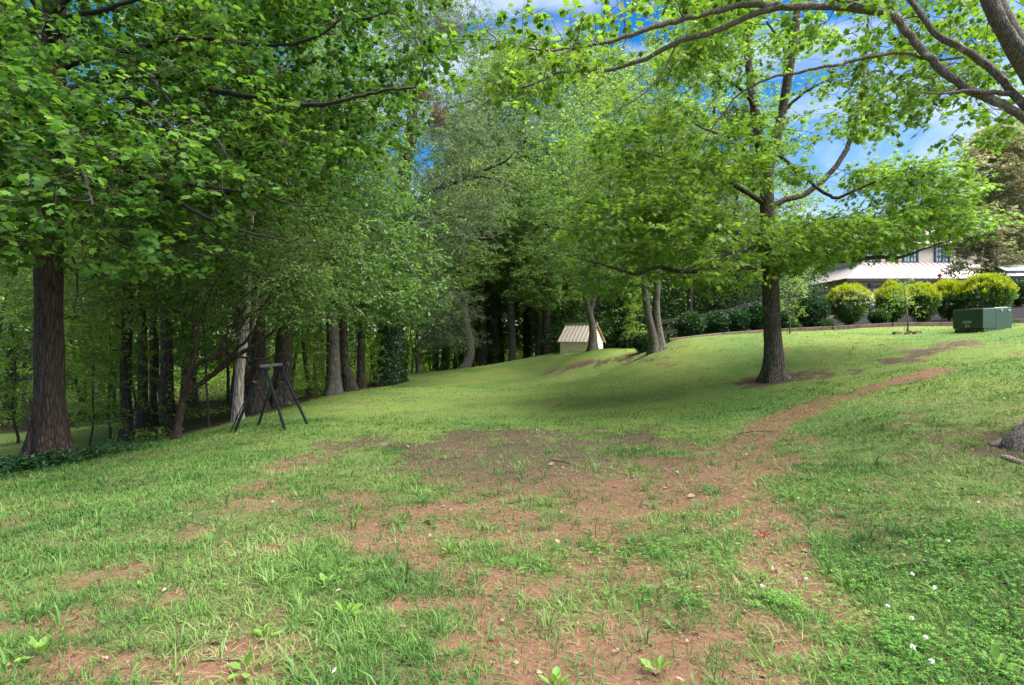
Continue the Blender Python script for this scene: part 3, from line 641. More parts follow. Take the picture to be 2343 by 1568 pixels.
# ------------------------------------------------------------------ black rail fence
M['fence_black'] = plain_mat('fence_black', (0.016, 0.0145, 0.016), 0.92, var=0.25, scale=8)
fx = [6.3, 8.6, 10.9, 13.3, 15.75, 18.8, 21.6, 24.4, 27.2, 30.0]
fy = [24.2, 24.7, 25, 25, 25, 25, 25, 25, 25, 25]
fz = [hz(a, b) for a, b in zip(fx, fy)]
fn = empty('rail_fence', (fx[0], fy[0], fz[0])); tag(fn, 'black three rail timber fence climbing the slope behind the planted bed', 'fence')
o = np.array([fx[0], fy[0], fz[0]])
for a, b, c in zip(fx, fy, fz):
    q = Box(); q.box(a - 0.07 - o[0], a + 0.07 - o[0], b - 0.07 - o[1], b + 0.07 - o[1], c - 0.4 - o[2], c + 1.36 - o[2]); q.build('post', M['fence_black'], fn, 0.012)
for i in range(len(fx) - 1):
    for hh in (0.28, 0.72, 1.2):
        q = Box(); q.beam(np.array([fx[i] + 0.072, fy[i] - 0.02, fz[i] + hh]) - o, np.array([fx[i + 1] - 0.072, fy[i + 1] - 0.02, fz[i + 1] + hh]) - o, 0.035, 0.15); q.build('rail', M['fence_black'], fn, 0.006)
M['red_cap'] = plain_mat('red_cap', (0.55, 0.08, 0.05), 0.4)
b = Box(); kx = fx[5]; bpyc = []
for i in range(6):
    z0 = -0.0 + i * 0.03; r_ = 0.09 * math.sin(math.pi * (i + 0.7) / 6.6); b.cyl((0, 0, z0), (0, 0, z0 + 0.0301), max(r_, 0.03), 12)
bo = b.build('red_ball', M['red_cap']); bo.location = (kx, 25, fz[5] + 1.362); tag(bo, 'small red ball on top of a black fence post in front of the house', 'ball')

# ------------------------------------------------------------------ timber edging along the bed: each timber lies on its own
M['timber'] = plain_mat('timber', (0.13, 0.085, 0.065), 0.9, var=0.4, scale=7, bump=0.3)
tl = [(5.3, 19.3), (7.3, 19.75), (9.3, 19.95), (11.1, 19.75), (13.0, 19.5), (14.9, 19.2), (16.8, 18.5), (18.6, 17.8)]
for i in range(len(tl) - 1):
    a = np.array([*tl[i], hz(*tl[i]) + 0.05]); c = np.array([*tl[i + 1], hz(*tl[i + 1]) + 0.05]); d = nrm(c - a); mid = (a + c) / 2
    q = Box(); q.beam(a + d * 0.015 - mid, c - d * 0.015 - mid, 0.17, 0.17); to = q.build('edging_timber', M['timber'], None, 0.012); to.location = mid
    tag(to, ['weathered edging timber beside the twin trunked tree, lowest of the row', 'edging timber in front of the dark hedge shrubs, second from the twin trunked tree', 'edging timber passing behind the maple trunk in front of the bed', 'edging timber below the round dark green bush',
             'edging timber below the flowering yellow bush and the staked sapling', 'edging timber running behind the green transformer cabinet', 'edging timber on the far side of the transformer cabinet'][i], 'timber', 'timbers edging the mulch bed')

# ------------------------------------------------------------------ house
M['render'] = plain_mat('render', (0.48, 0.43, 0.36), 0.85, var=0.05)
M['house_roof'] = plain_mat('house_roof', (0.34, 0.285, 0.26), 0.6, var=0.05)
M['dark_trim'] = plain_mat('dark_trim', (0.03, 0.03, 0.04), 0.5)
gm, gn, gl = new_mat('glass'); go = gn.new('ShaderNodeOutputMaterial'); gpb = gn.new('ShaderNodeBsdfPrincipled'); gpb.inputs['Base Color'].default_value = (0.35, 0.42, 0.5, 1); gpb.inputs['Roughness'].default_value = 0.05; gpb.inputs['Metallic'].default_value = 0.6
gl.new(gpb.outputs[0], go.inputs['Surface']); M['glass'] = gm
hx0, hx1, hy0, hy1 = 28.4, 46.0, 48.0, 60.0; hg = 3.2; he = 6.85
hs_ = empty('house', (hx0, hy0, hg)); tag(hs_, 'cream house with pale hipped metal roofs and dark framed upper windows, behind the black fence', 'house')
L = lambda x, y, z: (x - hx0, y - hy0, z - hg)
b = Box(); b.box(0, hx1 - hx0, 0, hy1 - hy0, -0.6, he - hg); b.build('lower_wall', M['render'], hs_)
ux0, ux1, uy0, uy1, uz = hx0 + 2.6, hx1 - 1.0, hy0 + 2.3, hy1 - 1, 10.2
b = Box(); b.box(ux0 - hx0, ux1 - hx0, uy0 - hy0, uy1 - hy0, he - hg, uz - hg); b.build('upper_wall', M['render'], hs_)
b = Box(); e = 0.45; zr2 = he + 1.75
F0, F1, B0, B1 = L(hx0 - e, hy0 - e, he - 0.02), L(hx1 + e, hy0 - e, he - 0.02), L(hx0 - e, hy1 + e, he - 0.02), L(hx1 + e, hy1 + e, he - 0.02)
f0, f1, b0, b1 = L(ux0 - 0.01, uy0 - 0.01, zr2), L(ux1 + 0.01, uy0 - 0.01, zr2), L(ux0 - 0.01, uy1 + 0.01, zr2), L(ux1 + 0.01, uy1 + 0.01, zr2)
b.slab([F0, F1, f1, f0], 0.06); b.slab([B0, F0, f0, b0], 0.06); b.slab([F1, B1, b1, f1], 0.06); b.slab([B1, B0, b0, b1], 0.06)
for i in range(36):
    t = (i + 0.5) / 36; p = np.array(F0) * (1 - t) + np.array(F1) * t; pt = np.array([min(max(p[0], f0[0]), f1[0]), f0[1], f0[2]])
    b.beam(p + (0, 0, 0.02), pt + (0, 0, 0.02), 0.03, 0.04)
b.build('lower_roof', M['house_roof'], hs_)
b = Box(); zz = uz - 0.02; rz_ = uz + 2.4; A0, A1, A2, A3 = L(ux0 - .5, uy0 - .5, zz), L(ux1 + .5, uy0 - .5, zz), L(ux1 + .5, uy1 + .5, zz), L(ux0 - .5, uy1 + .5, zz)
R0, R1 = L(ux0 + 4.5, (uy0 + uy1) / 2, rz_), L(ux1 - 4.5, (uy0 + uy1) / 2, rz_)
b.slab([A0, A1, R1, R0], 0.06); b.slab([A1, A2, R1], 0.06); b.slab([A2, A3, R0, R1], 0.06); b.slab([A3, A0, R0], 0.06); b.build('upper_roof', M['house_roof'], hs_)
b = Box(); b.beam(L(hx0 - e - .04, hy0 - e - .06, he - 0.11), L(hx1 + e + .04, hy0 - e - .06, he - 0.11), 0.11, 0.24); b.beam(L(hx0 - e - .06, hy0 - e, he - 0.11), L(hx0 - e - .06, hy1 + e, he - 0.11), 0.11, 0.24); b.build('gutter', M['dark_trim'], hs_)
for wx in (31.9, 35.2, 38.0, 42.0):
    x_ = wx - hx0; y_ = uy0 - hy0; z0, z1 = 7.55 - hg, 9.1 - hg; z0 = max(z0, zr2 - hg - 0.75)
    z0 = zr2 - hg + 0.05; z1 = z0 + 1.25
    fr = Box()
    for xx in (-0.62, 0.62): fr.box(x_ + xx - 0.07, x_ + xx + 0.07, y_ - 0.09, y_ - 0.003, z0, z1)
    for zz_ in (z0 - 0.12, z1): fr.box(x_ - 0.69, x_ + 0.69, y_ - 0.1, y_ - 0.003, zz_, zz_ + 0.12)
    fr.box(x_ - 0.035, x_ + 0.035, y_ - 0.07, y_ - 0.02, z0, z1)
    for zz_ in (0.33, 0.66): fr.box(x_ - 0.55, x_ + 0.55, y_ - 0.05, y_ - 0.022, z0 + (z1 - z0) * zz_ - 0.02, z0 + (z1 - z0) * zz_ + 0.02)
    for xx in (-0.29, 0.29): fr.box(x_ + xx - 0.018, x_ + xx + 0.018, y_ - 0.048, y_ - 0.024, z0, z1)
    fo = fr.build('window', M['dark_trim'], hs_)
    pn = Box(); pn.box(x_ - 0.55, x_ + 0.55, y_ - 0.018, y_ - 0.004, z0, z1); pn.build('pane', M['glass'], fo)

# ------------------------------------------------------------------ greenhouse
M['poly_sheet'] = plain_mat('poly_sheet', (0.72, 0.76, 0.74), 0.25, var=0.05)
ghx, ghy = 26.9, 30.2; ghz = hz(ghx + 1, ghy) ; gh = empty('greenhouse', (ghx, ghy, ghz)); tag(gh, 'dark framed greenhouse with white translucent roof panels beside the black fence', 'greenhouse')
fr = Box()
for x_ in (0, 1.4, 2.8):
    for y_ in (0, 3.4): fr.box(x_ - .04, x_ + .04, y_ - .04, y_ + .04, -0.3, 1.35)
for z_ in (0.45, 1.3):
    fr.box(-.05, 2.85, -.05, .05, z_, z_ + .1); fr.box(-.037, .037, .03, 3.37, z_ + .004, z_ + .096)
fr.box(-.03, 2.83, 3.365, 3.435, 1.31, 1.39); fr.build('frame', M['dark_trim'], gh)
rp = Box(); rp.slab([(-.15, -.2, 1.42), (2.95, -.2, 1.42), (2.95, .75, 1.72), (-.05, .75, 1.72)], .02); rp.slab([(-.05, .75, 1.9), (2.95, .75, 1.9), (2.95, 1.8, 2.35), (.15, 1.8, 2.35)], .02); rp.build('roof_panel', M['poly_sheet'], gh)
wp = Box(); wp.box(0.06, 2.74, 0.052, .066, 0.56, 1.29); wp.box(.052, .066, 0.07, 3.3, 0.56, 1.29); wp.build('pane', M['glass'], gh)
bt = Box(); bt.box(-.02, 2.85, .70, .78, 1.745, 1.87); bt.build('ridge_beam', M['dark_trim'], gh)

# ------------------------------------------------------------------ round bushes of the bed
def bush(px, py, pw, Y, ph, kind, label, rg, group=None, name='bush', asp=1.0):
    base = P(px, py, Y); base[2] = hz(base[0], base[1]); r = pw / FPX * Y / 2 * .86; hgt = ph / FPX * Y * .92
    root = empty(name, base); tag(root, label, 'bush', group)
    wd = Wood(); T = []
    n = int(2300 * max(r, .6)); u = nrm(rg.normal(0, 1, (n, 3))); u[:, 2] = np.abs(u[:, 2]) * np.where(rg.random(n) < .3, -1, 1)
    bump_ = 1 + 0.32 * (vnoise(u[:, 0] * 4 + 10 + px, u[:, 1] * 4 + u[:, 2] * 4) - 0.5)
    rr = rg.uniform(0.45, 1.0, n) ** 0.45 * bump_
    taper = np.where(u[:, 2] < 0, 1 + 0.4 * u[:, 2], 1.0)
    pts = np.stack([u[:, 0] * r * rr * taper, u[:, 1] * r * asp * rr * taper, hgt * 0.55 + u[:, 2] * hgt * 0.47 * rr], 1)
    k = 9 if Y < 30 else 6
    A = np.repeat(pts, k, 0); out = np.repeat(nrm(u), k, 0)
    pos = A + rg.normal(0, 0.05, A.shape); al = nrm(out + rg.normal(0, .7, A.shape) + [0, 0, .3]); up = out + rg.normal(0, .6, A.shape)
    tpl = OVAL; sz = rg.uniform(.05, .09, len(pos))
    mat = {'yellow': M['leaf_shrub'], 'dark': M['leaf_hedge'], 'small': M['leaf_dark'], 'light': M['leaf_sapling']}[kind]
    place_leaves('foliage', tpl, pos + base, al, up, sz, base, mat, root, 'foliage')
    for a in np.linspace(0, 6.28, 7)[:-1]:
        e_ = np.array([math.cos(a) * r * .4, math.sin(a) * r * .4, hgt * .5]); wd.tube(np.array([[0, 0, -.05], e_ * [.25, .25, .5], e_]), [.025, .02, .01], 5)
    link('stems', wd.mesh('stem', (0, 0, 0)), M['twig'], root, True).name = 'stem'
    if kind in ('yellow',):
        top = pts[(u[:, 2] > 0.12) & (rr > 0.85)]; top = top[rg.random(len(top)) < np.clip((top[:, 2] / hgt - 0.34) * 2.4, 0, 1)]
        A = np.repeat(top, 8, 0); o2 = nrm(A - [0, 0, hgt * .3]); d = nrm(o2 * .6 + [0, 0, .7] + rg.normal(0, .3, A.shape))
        place_leaves('g', LANCE, A + base + o2 * 0.05 + d * rg.uniform(0, .12, (len(A), 1)), d, rg.normal(0, 1, A.shape), rg.uniform(.07, .13, len(A)), base, M['leaf_yellow'], root, 'new_growth')
    return root
def blossoms(root, px, py, pw, Y, ph, n, rg):
    base = np.array(root.location); r = pw / FPX * Y / 2; hgt = ph / FPX * Y
    a = rg.uniform(-2.9, -0.3, n); e_ = rg.uniform(-.1, .75, n)
    c = np.stack([np.cos(a) * np.cos(e_) * r * 1.02, np.sin(a) * np.cos(e_) * r * 1.02, hgt * .55 + np.sin(e_) * hgt * .47], 1)
    A = np.repeat(c, 9, 0) + rg.normal(0, .03, (n * 9, 3))
    place_leaves('b', OVAL, A + base, rg.normal(0, 1, A.shape), nrm(np.repeat(c, 9, 0)) + rg.normal(0, .5, A.shape), rg.uniform(.025, .045, len(A)), base, M['blossom'], root, 'blossom')
rb = np.random.default_rng(21)
bush(1855, 757, 86, 21.3, 82, 'dark', 'round dark green bush on black mulch right of the maple trunk', rb)
o = bush(1945, 752, 92, 21.2, 96, 'yellow', 'round yellow green bush covered in small white blossoms', rb, 'yellow tipped bushes'); blossoms(o, 0, 0, 92, 21.2, 96, 70, rb)
o = bush(2042, 745, 68, 21.4, 92, 'yellow', 'yellow tipped bush right behind the thin staked sapling', rb, 'yellow tipped bushes'); blossoms(o, 0, 0, 68, 21.4, 92, 22, rb)
o = bush(2108, 744, 72, 21.4, 90, 'yellow', 'yellow tipped bush between the sapling and the transformer, standing clear of it', rb, 'yellow tipped bushes'); blossoms(o, 0, 0, 72, 21.4, 90, 6, rb)
bush(2172, 742, 74, 21.6, 92, 'yellow', 'yellow tipped bush half hidden by the front edge of the transformer', rb, 'yellow tipped bushes')
o = bush(2258, 738, 112, 20.8, 104, 'yellow', 'widest and tallest yellow tipped bush, directly behind the transformer', rb, 'yellow tipped bushes'); blossoms(o, 0, 0, 112, 20.8, 104, 8, rb)
for i, (px, py, pw, ph, lb) in enumerate([(1580, 768, 70, 66, 'dark clipped hedge shrub nearest the twin trunked tree'), (1640, 766, 56, 62, 'dark hedge shrub second along from the twin trunked tree'), (1690, 763, 52, 62, 'dark hedge shrub left of the one beside the maple trunk'),
                                            (1735, 762, 56, 74, 'dark hedge shrub beside the left edge of the maple trunk'), (1795, 760, 40, 50, 'small dark shrub just right of the maple trunk')]):
    bush(px, py, pw, 20.9, ph, 'dark', lb, rb, 'dark hedge shrubs')
bush(1470, 800, 40, 21.5, 40, 'dark', 'low rounded dark shrub left of the twin trunked tree on the mound', rb)
bush(2012, 753, 36, 20.7, 34, 'small', 'small loose green shrub between two yellow bushes', rb, 'low loose shrubs')
bush(1890, 760, 30, 20.7, 16, 'small', 'tiny low plant on the mulch at the foot of the dark round bush', rb, 'low loose shrubs')
bush(1812, 760, 26, 20.6, 20, 'small', 'tiny low plant on the mulch near the maple trunk', rb, 'low loose shrubs')
bush(2330, 700, 60, 24.0, 60, 'small', 'green shrub by the greenhouse behind the transformer', rb)
bush(2262, 655, 96, 27.5, 72, 'light', 'tall light green bush rising behind the fence and the widest yellow bush', rb)
bush(2035, 668, 90, 27.5, 48, 'light', 'light green bush growing against the far side of the fence', rb)


# ------------------------------------------------------------------ tree A : tall trunk on the left with the hanging boughs
def LP(pts, Ya, Yb):
    n = len(pts); return [P(x, y, Ya + (Yb - Ya) * i / max(n - 1, 1)) for i, (x, y) in enumerate(pts)]
rg = np.random.default_rng(11)
ba = P(112, 1050, 9.0); ba[2] = hz(ba[0], ba[1])
trA = [ba - [0, 0, .25], P(112, 1000, 9), P(114, 900, 9), P(112, 760, 9), P(111, 640, 9), P(110, 520, 9.02), P(112, 400, 9.05), P(118, 250, 9.1), P(124, 80, 9.1), P(128, -120, 9.15), P(132, -380, 9.2), P(128, -700, 9.2)]
rA = [.33, .30, .26, .245, .235, .245, .235, .22, .20, .17, .12, .05]
limbsA = [(LP([(118, 215), (262, 180), (319, 174), (394, 176), (442, 195), (544, 217), (637, 232), (731, 240), (806, 225), (886, 206), (950, 200)], 9.0, 7.8), [.06, .05, .045, .04, .03, .015]),
          (LP([(118, 160), (220, 128), (337, 105), (394, 90), (469, 86), (544, 99), (637, 103), (694, 94), (750, 71), (775, 45), (835, 42), (900, 20)], 9.1, 8.2), [.06, .045, .04, .03, .02, .01]),
          (LP([(120, 225), (230, 180), (319, 165), (356, 191), (394, 240), (431, 270), (487, 307), (525, 367)], 9.0, 7.2), [.045, .04, .03, .022, .01]),
          (LP([(116, 260), (210, 215), (285, 214), (337, 236), (375, 270), (397, 295)], 9.0, 7.0), [.04, .03, .025, .01]),
          (LP([(114, 440), (250, 405), (380, 412), (465, 427), (525, 435), (600, 446), (675, 469), (760, 470)], 9.0, 8.0), [.05, .045, .03, .016, .004]),
          (LP([(112, 450), (260, 420), (382, 450), (450, 487), (544, 525), (637, 547), (672, 552), (697, 528)], 9.0, 7.4), [.05, .045, .035, .018, .004]),
          (LP([(118, 110), (160, 40), (225, 26), (285, 7), (380, -20)], 9.1, 8.2), [.045, .04, .03, .015]),
          (LP([(108, 560), (66, 553), (0, 557), (-120, 545)], 8.9, 8.0), [.04, .035, .03, .02]),
          (LP([(114, 545), (150, 570), (172, 605), (178, 650), (170, 718)], 8.9, 8.2), [.022, .018, .014, .006]),
          (LP([(112, 420), (60, 380), (-60, 360), (-200, 380)], 8.9, 7.0), [.05, .04, .03, .015]),
          (LP([(112, 380), (130, 350), (170, 340), (190, 390), (210, 470)], 8.8, 5.8), [.05, .04, .03, .012]),
          (LP([(118, 100), (100, 40), (30, -40), (-160, -120)], 9, 7.6), [.05, .04, .03, .015]),
          (LP([(120, 40), (220, -80), (420, -180), (640, -240)], 9, 8), [.05, .04, .03, .015])]
low = lambda x: np.interp(x, [-400, 0, 120, 250, 400, 520, 640, 780, 830, 900, 1000, 1060], [600, 560, 540, 590, 625, 610, 560, 520, 430, 330, 270, 190])
def sampA(rg):
    while True:
        x, y = rg.uniform(-260, 1010), rg.uniform(-200, 640)
        if y > low(x) - 12: continue
        if x > 620 and y > 330 and rg.random() < .55: continue
        if x > 300 and rg.random() < .25: continue
        if x > 820 and y < 60 and rg.random() < .7: continue
        if 75 < x < 150 and y > 500 and rg.random() < .8: continue
        if vnoise(np.array([x * .007 + 31]), np.array([(y - .25 * x) * .018 + 7]))[0] < .36: continue
        near = x < 420 and y > 210
        return P(x, y, rg.uniform(5.6, 8.8) if near else (rg.uniform(8.4, 11.8) if rg.random() < .85 else rg.uniform(7.0, 8.4)))
def sampA2(rg):
    while True:
        x, y = rg.uniform(180, 1000), rg.uniform(-120, 540)
        if y > low(x) - 40: continue
        if vnoise(np.array([x * .008 + 3]), np.array([(y - .25 * x) * .016]))[0] < .36: continue
        return P(x, y, rg.uniform(9.2, 13.0))
TA = np.vstack([clumps(rg, 250, 6, sampA, (.34, .34, .11)), clumps(rg, 110, 6, sampA2, (.36, .36, .12))])
hero_tree('tulip_tree', 'tall dark trunked broadleaf tree with wide boughs hanging over the left side of the lawn', ba, trA, rA, limbsA, TA, M['leaf_poplar'], .096, M['bark_poplar'], rg, 28, .75, .3, 5, 4, .42, 7, .3, .5, .03, .06, TULIP, tstep=.07, rough=.06, bark2=M['twig'])

# ------------------------------------------------------------------ tree B : the maple like tree standing on the slope
rg = np.random.default_rng(12)
bb = P(1772, 864, 12); bb[2] = hz(bb[0], bb[1])
Yb = 12.0
trB = [bb - [0, 0, .2], P(1771, 830, Yb), P(1768, 760, Yb), P(1764, 680, Yb), P(1760, 600, Yb), P(1757, 520, Yb), P(1755, 440, Yb), P(1752, 396, Yb), P(1737, 317, Yb + .1), P(1726, 243, Yb + .1), P(1715, 168, Yb + .2), P(1707, 56, Yb + .2), P(1700, -120, Yb + .2), P(1690, -300, Yb + .2)]
rB = [.24, .225, .19, .18, .17, .16, .15, .14, .115, .10, .088, .07, .05, .02]
trB2 = [P(1754, 420, Yb), P(1762, 370, Yb), P(1774, 330, Yb - .1), P(1789, 261, Yb - .1), P(1804, 168, Yb - .2), P(1819, 75, Yb - .2), P(1832, -60, Yb - .2), P(1850, -260, Yb - .2)]
rB2 = [.11, .12, .11, .095, .10, .09, .06, .02]
limbsB = [(LP([(1764, 655), (1740, 632), (1710, 614), (1670, 618), (1620, 619), (1557, 622), (1507, 612), (1457, 627), (1390, 610), (1320, 590)], 12, 10.8), [.075, .055, .045, .035, .025, .01]),
          (LP([(1758, 560), (1740, 549), (1717, 562), (1690, 578), (1670, 577), (1645, 591), (1590, 609), (1530, 640)], 11.9, 10.2), [.06, .045, .04, .03, .02, .01]),
          (LP([(1764, 640), (1772, 614), (1819, 604), (1877, 591), (1932, 567), (1977, 547), (2040, 520)], 12, 12.8), [.075, .06, .05, .04, .025, .01]),
          (LP([(1766, 628), (1782, 609), (1844, 597), (1937, 596), (2007, 589), (2057, 589), (2117, 569), (2182, 547)], 12, 11.2), [.07, .06, .05, .04, .025, .01]),
          (LP([(1757, 575), (1771, 560), (1812, 538), (1849, 515), (1900, 500)], 12, 11), [.055, .045, .035, .02]),
          (LP([(1766, 640), (1795, 610), (1819, 583), (1849, 553), (1883, 512), (1930, 480)], 12, 13), [.06, .05, .04, .015]),
          (LP([(1752, 380), (1756, 336), (1830, 396), (1905, 452), (1942, 441), (2017, 411), (2111, 385)], 11.9, 11.2), [.05, .04, .03, .012]),
          (LP([(1758, 545), (1730, 534), (1662, 530), (1588, 519), (1513, 489), (1440, 470)], 12, 11.5), [.055, .045, .035, .012]),
          (LP([(1754, 470), (1696, 433), (1644, 403), (1621, 388), (1576, 379), (1480, 350)], 12, 11.3), [.055, .045, .03, .012]),
          (LP([(1756, 480), (1790, 460), (1850, 440), (1909, 385), (1943, 325), (1969, 224), (1978, 149), (1987, 37), (1990, -40)], 12, 13.2), [.06, .055, .05, .035, .015]),
          (LP([(1726, 243), (1690, 200), (1640, 170), (1600, 130), (1560, 120)], 12, 11.2), [.04, .03, .012]),
          (LP([(1737, 317), (1690, 300), (1640, 305), (1580, 280)], 12, 11), [.04, .03, .012]),
          (LP([(1789, 261), (1830, 220), (1880, 190), (1930, 170)], 12, 11.5), [.035, .025, .01]),
          (LP([(1804, 168), (1790, 100), (1750, 40), (1740, -30)], 12, 11.5), [.03, .02, .01])]
lowB = lambda x: np.interp(x, [1260, 1290, 1350, 1450, 1600, 1740, 1850, 2000, 2150, 2215], [590, 610, 665, 672, 650, 622, 605, 575, 550, 510])
topB = lambda x: np.interp(x, [1280, 1340, 1390, 1480, 1540, 1620, 1700, 1800, 1900, 2050, 2130, 2200], [570, 480, 310, 220, 60, -60, -150, -200, -60, 250, 340, 440])
def sampB(rg):
    while True:
        x, y = (rg.uniform(1840, 2205), rg.uniform(450, 600)) if rg.random() < .10 else (rg.uniform(1285, 2205), rg.uniform(-180, 670))
        if y > lowB(x) - 10 or y < topB(x): continue
        if x > 1850 and y < 330 and rg.random() < .66: continue
        if 1640 < x < 1850 and y < 320 and rg.random() < .22: continue
        if x < 1560 and 430 > y and rg.random() < .35: continue
        if vnoise(np.array([x * .006]), np.array([(y + .00025 * (x - 1760) ** 2) * .021]))[0] < .38: continue
        dx = abs(x - 1760) / 460; return P(x, y, 12 + rg.uniform(-2.6, 2.8) * (1 - .45 * dx))
TB = clumps(rg, 275, 6, sampB, (.32, .32, .075))
hero_tree('sweetgum_tree', 'broad bright green star leaved tree with a straight dark trunk on the grassy slope', bb, trB, rB, limbsB, TB, M['leaf_gum'], .115, M['bark_gum'], rg, 28, .65, .2, 6, 4, .36, 8, .32, .5, .03, .06, STAR, extra_trunks=[(trB2, rB2)], tstep=.07, rough=.05, bark2=M['bark_wood'])

# ------------------------------------------------------------------ tree C : the near tree at the right edge whose limbs arch overhead
rg = np.random.default_rng(13)
bc = np.array([6.08, 6.0, hz(6.08, 6.0)])
trC = [bc - [0, 0, .25], bc + [.0, 0, .3], bc + [.02, 0, 1.0], bc + [-.05, .0, 2.0], P(2425, 285, 5.9), P(2378, 190, 5.85), P(2312, 80, 5.8), P(2262, -20, 5.8), P(2220, -140, 5.8), P(2170, -320, 5.7), P(2150, -520, 5.6)]
rC = [.52, .42, .30, .22, .19, .16, .14, .125, .11, .07, .03]
limbsC = [(LP([(2415, 305), (2343, 269), (2279, 231), (2204, 198), (2130, 138), (2085, 86), (2044, 37), (1995, 26), (1924, 15), (1797, 15), (1700, 11), (1625, 30), (1513, 56), (1443, 80), (1356, 101), (1269, 115), (1164, 98), (1129, 84), (1084, 10)], 5.9, 6.6), [.047, .045, .042, .040, .038, .036, .033, .03, .025, .018, .010, .005]),
          (LP([(1790, 16), (1756, 24), (1700, 43), (1636, 71), (1550, 97), (1495, 125), (1443, 146), (1380, 160), (1286, 166), (1217, 192), (1130, 223), (1080, 260)], 6.2, 7.0), [.032, .03, .028, .024, .018, .012, .006]),
          (LP([(2412, 290), (2343, 239), (2297, 187), (2260, 150), (2204, 112), (2148, 82), (2122, 49), (2092, 11), (2050, -30), (1980, -80)], 5.9, 6.4), [.045, .042, .038, .035, .03, .023, .012]),
          (LP([(2204, 131), (2130, 138), (2066, 120), (1999, 129), (1924, 146), (1849, 161), (1775, 174), (1722, 198), (1681, 228), (1644, 273), (1607, 329), (1580, 380)], 6.0, 6.8), [.012, .015, .018, .017, .015, .012, .008, .004]),
          (LP([(2309, 215), (2223, 209), (2148, 215), (2078, 207)], 5.95, 5.9), [.026, .022, .013, .004]),
          (LP([(2250, -40), (2300, 60), (2380, 140), (2500, 180)], 5.8, 5.2), [.06, .05, .03, .02]),
          (LP([(2230, -90), (2180, -20), (2090, -60), (1950, -140)], 5.8, 7.2), [.05, .04, .03, .02]),
          (LP([(1550, 97), (1520, 160), (1480, 210), (1440, 235), (1390, 262), (1350, 290)], 6.5, 6.6), [.012, .010, .007, .004]),
          (LP([(1995, 26), (1900, -10), (1780, -60), (1600, -120)], 6.0, 6.9), [.03, .022, .014, .006])]
def sampC(rg):
    while True:
        q = rg.random()
        if q < .20: x, y, Y = rg.uniform(1090, 1480), rg.uniform(10, 270), rg.uniform(6.0, 7.6)
        elif q < .30: x, y, Y = rg.uniform(1480, 2000), rg.uniform(-120, 40), rg.uniform(5.8, 7.2)
        elif q < .86: x, y, Y = rg.uniform(1960, 2460), rg.uniform(-120, 330), rg.uniform(6.6, 10.0)
        else: x, y, Y = rg.uniform(1700, 2560), rg.uniform(-500, -60), rg.uniform(4.6, 7.5)
        if x < 1480 and abs(y - (60 + (1480 - x) * .25)) > 100: continue
        if q > .30 and q < .86 and y > 330 - (2343 - x) * .25: continue
        return P(x, y, Y)
TC = clumps(rg, 120, 4, sampC, (.30, .30, .09))
hero_tree('overhanging_tree', 'grey barked tree with long bare limbs arching across the sky from the right edge', bc, trC, rC, limbsC, TC, M['leaf_near'], .085, M['bark_near'], rg, 26, 1.1, .35, 5, 4, .32, 6, .3, .55, .014, .05, TULIP, tstep=.07, rough=.05)
# a loose twiggy second crown seen through the limbs, farther up the slope
# ------------------------------------------------------------------ leaning crape myrtle
rg = np.random.default_rng(14)
bm_ = ground_at(402, 1006); Ym = bm_[1]
trM = [bm_ - [0, 0, .1], P(406, 985, Ym), P(415, 930, Ym), P(424, 890, Ym), P(436, 872, Ym)]
def ml(p, Ya, Yb_, r): return (LP(p, Ya, Yb_), r)
limbsM = [ml([(418, 920), (428, 874), (456, 828), (498, 816), (530, 780), (560, 730), (600, 700), (650, 640), (690, 600)], Ym, Ym - .8, [.035, .035, .032, .028, .02, .008]),
          ml([(422, 908), (440, 890), (482, 862), (540, 816), (598, 781), (650, 740), (700, 720)], Ym, Ym + .3, [.038, .036, .03, .02, .008]),
          ml([(498, 816), (521, 758), (560, 704), (591, 654), (641, 615), (670, 590)], Ym - .2, Ym - .3, [.025, .022, .018, .012, .006]),
          ml([(424, 880), (444, 816), (448, 766), (440, 720), (452, 650), (450, 600)], Ym, Ym + .4, [.028, .024, .018, .012, .006]),
          ml([(482, 862), (540, 800), (570, 770), (620, 690), (660, 660), (720, 600)], Ym, Ym - .8, [.025, .022, .018, .012, .005]),
          ml([(540, 816), (600, 822), (650, 810), (690, 835)], Ym + .1, Ym, [.018, .014, .01, .005]),
          ml([(448, 766), (470, 700), (490, 650), (520, 610), (560, 560)], Ym, Ym - .3, [.02, .016, .01, .005]),
          ml([(530, 780), (545, 700), (600, 640), (620, 580)], Ym - .3, Ym - 1, [.02, .016, .01, .005])]
limbsM = [(p, [q * 1.3 for q in r]) for p, r in limbsM]
def sampM(rg): return P(*[(x, y) for x, y in [(rg.uniform(430, 760), rg.uniform(540, 740))] if True][0], rg.uniform(Ym - 1.3, Ym + 1.2))
TM = clumps(rg, 60, 6, sampM, (.22, .22, .12))
hero_tree('crape_myrtle', 'small multi stemmed reddish barked tree leaning over beside the black stand', bm_, trM, [.085, .075, .065, .058, .05], limbsM, TM, M['leaf_wood'], .06, M['bark_myrtle'], rg, 14, .5, .12, 4, 5, .3, 8, .2, .6, .01, .05, OVAL, tstep=.06, bark2=M['bark_myrtle'])

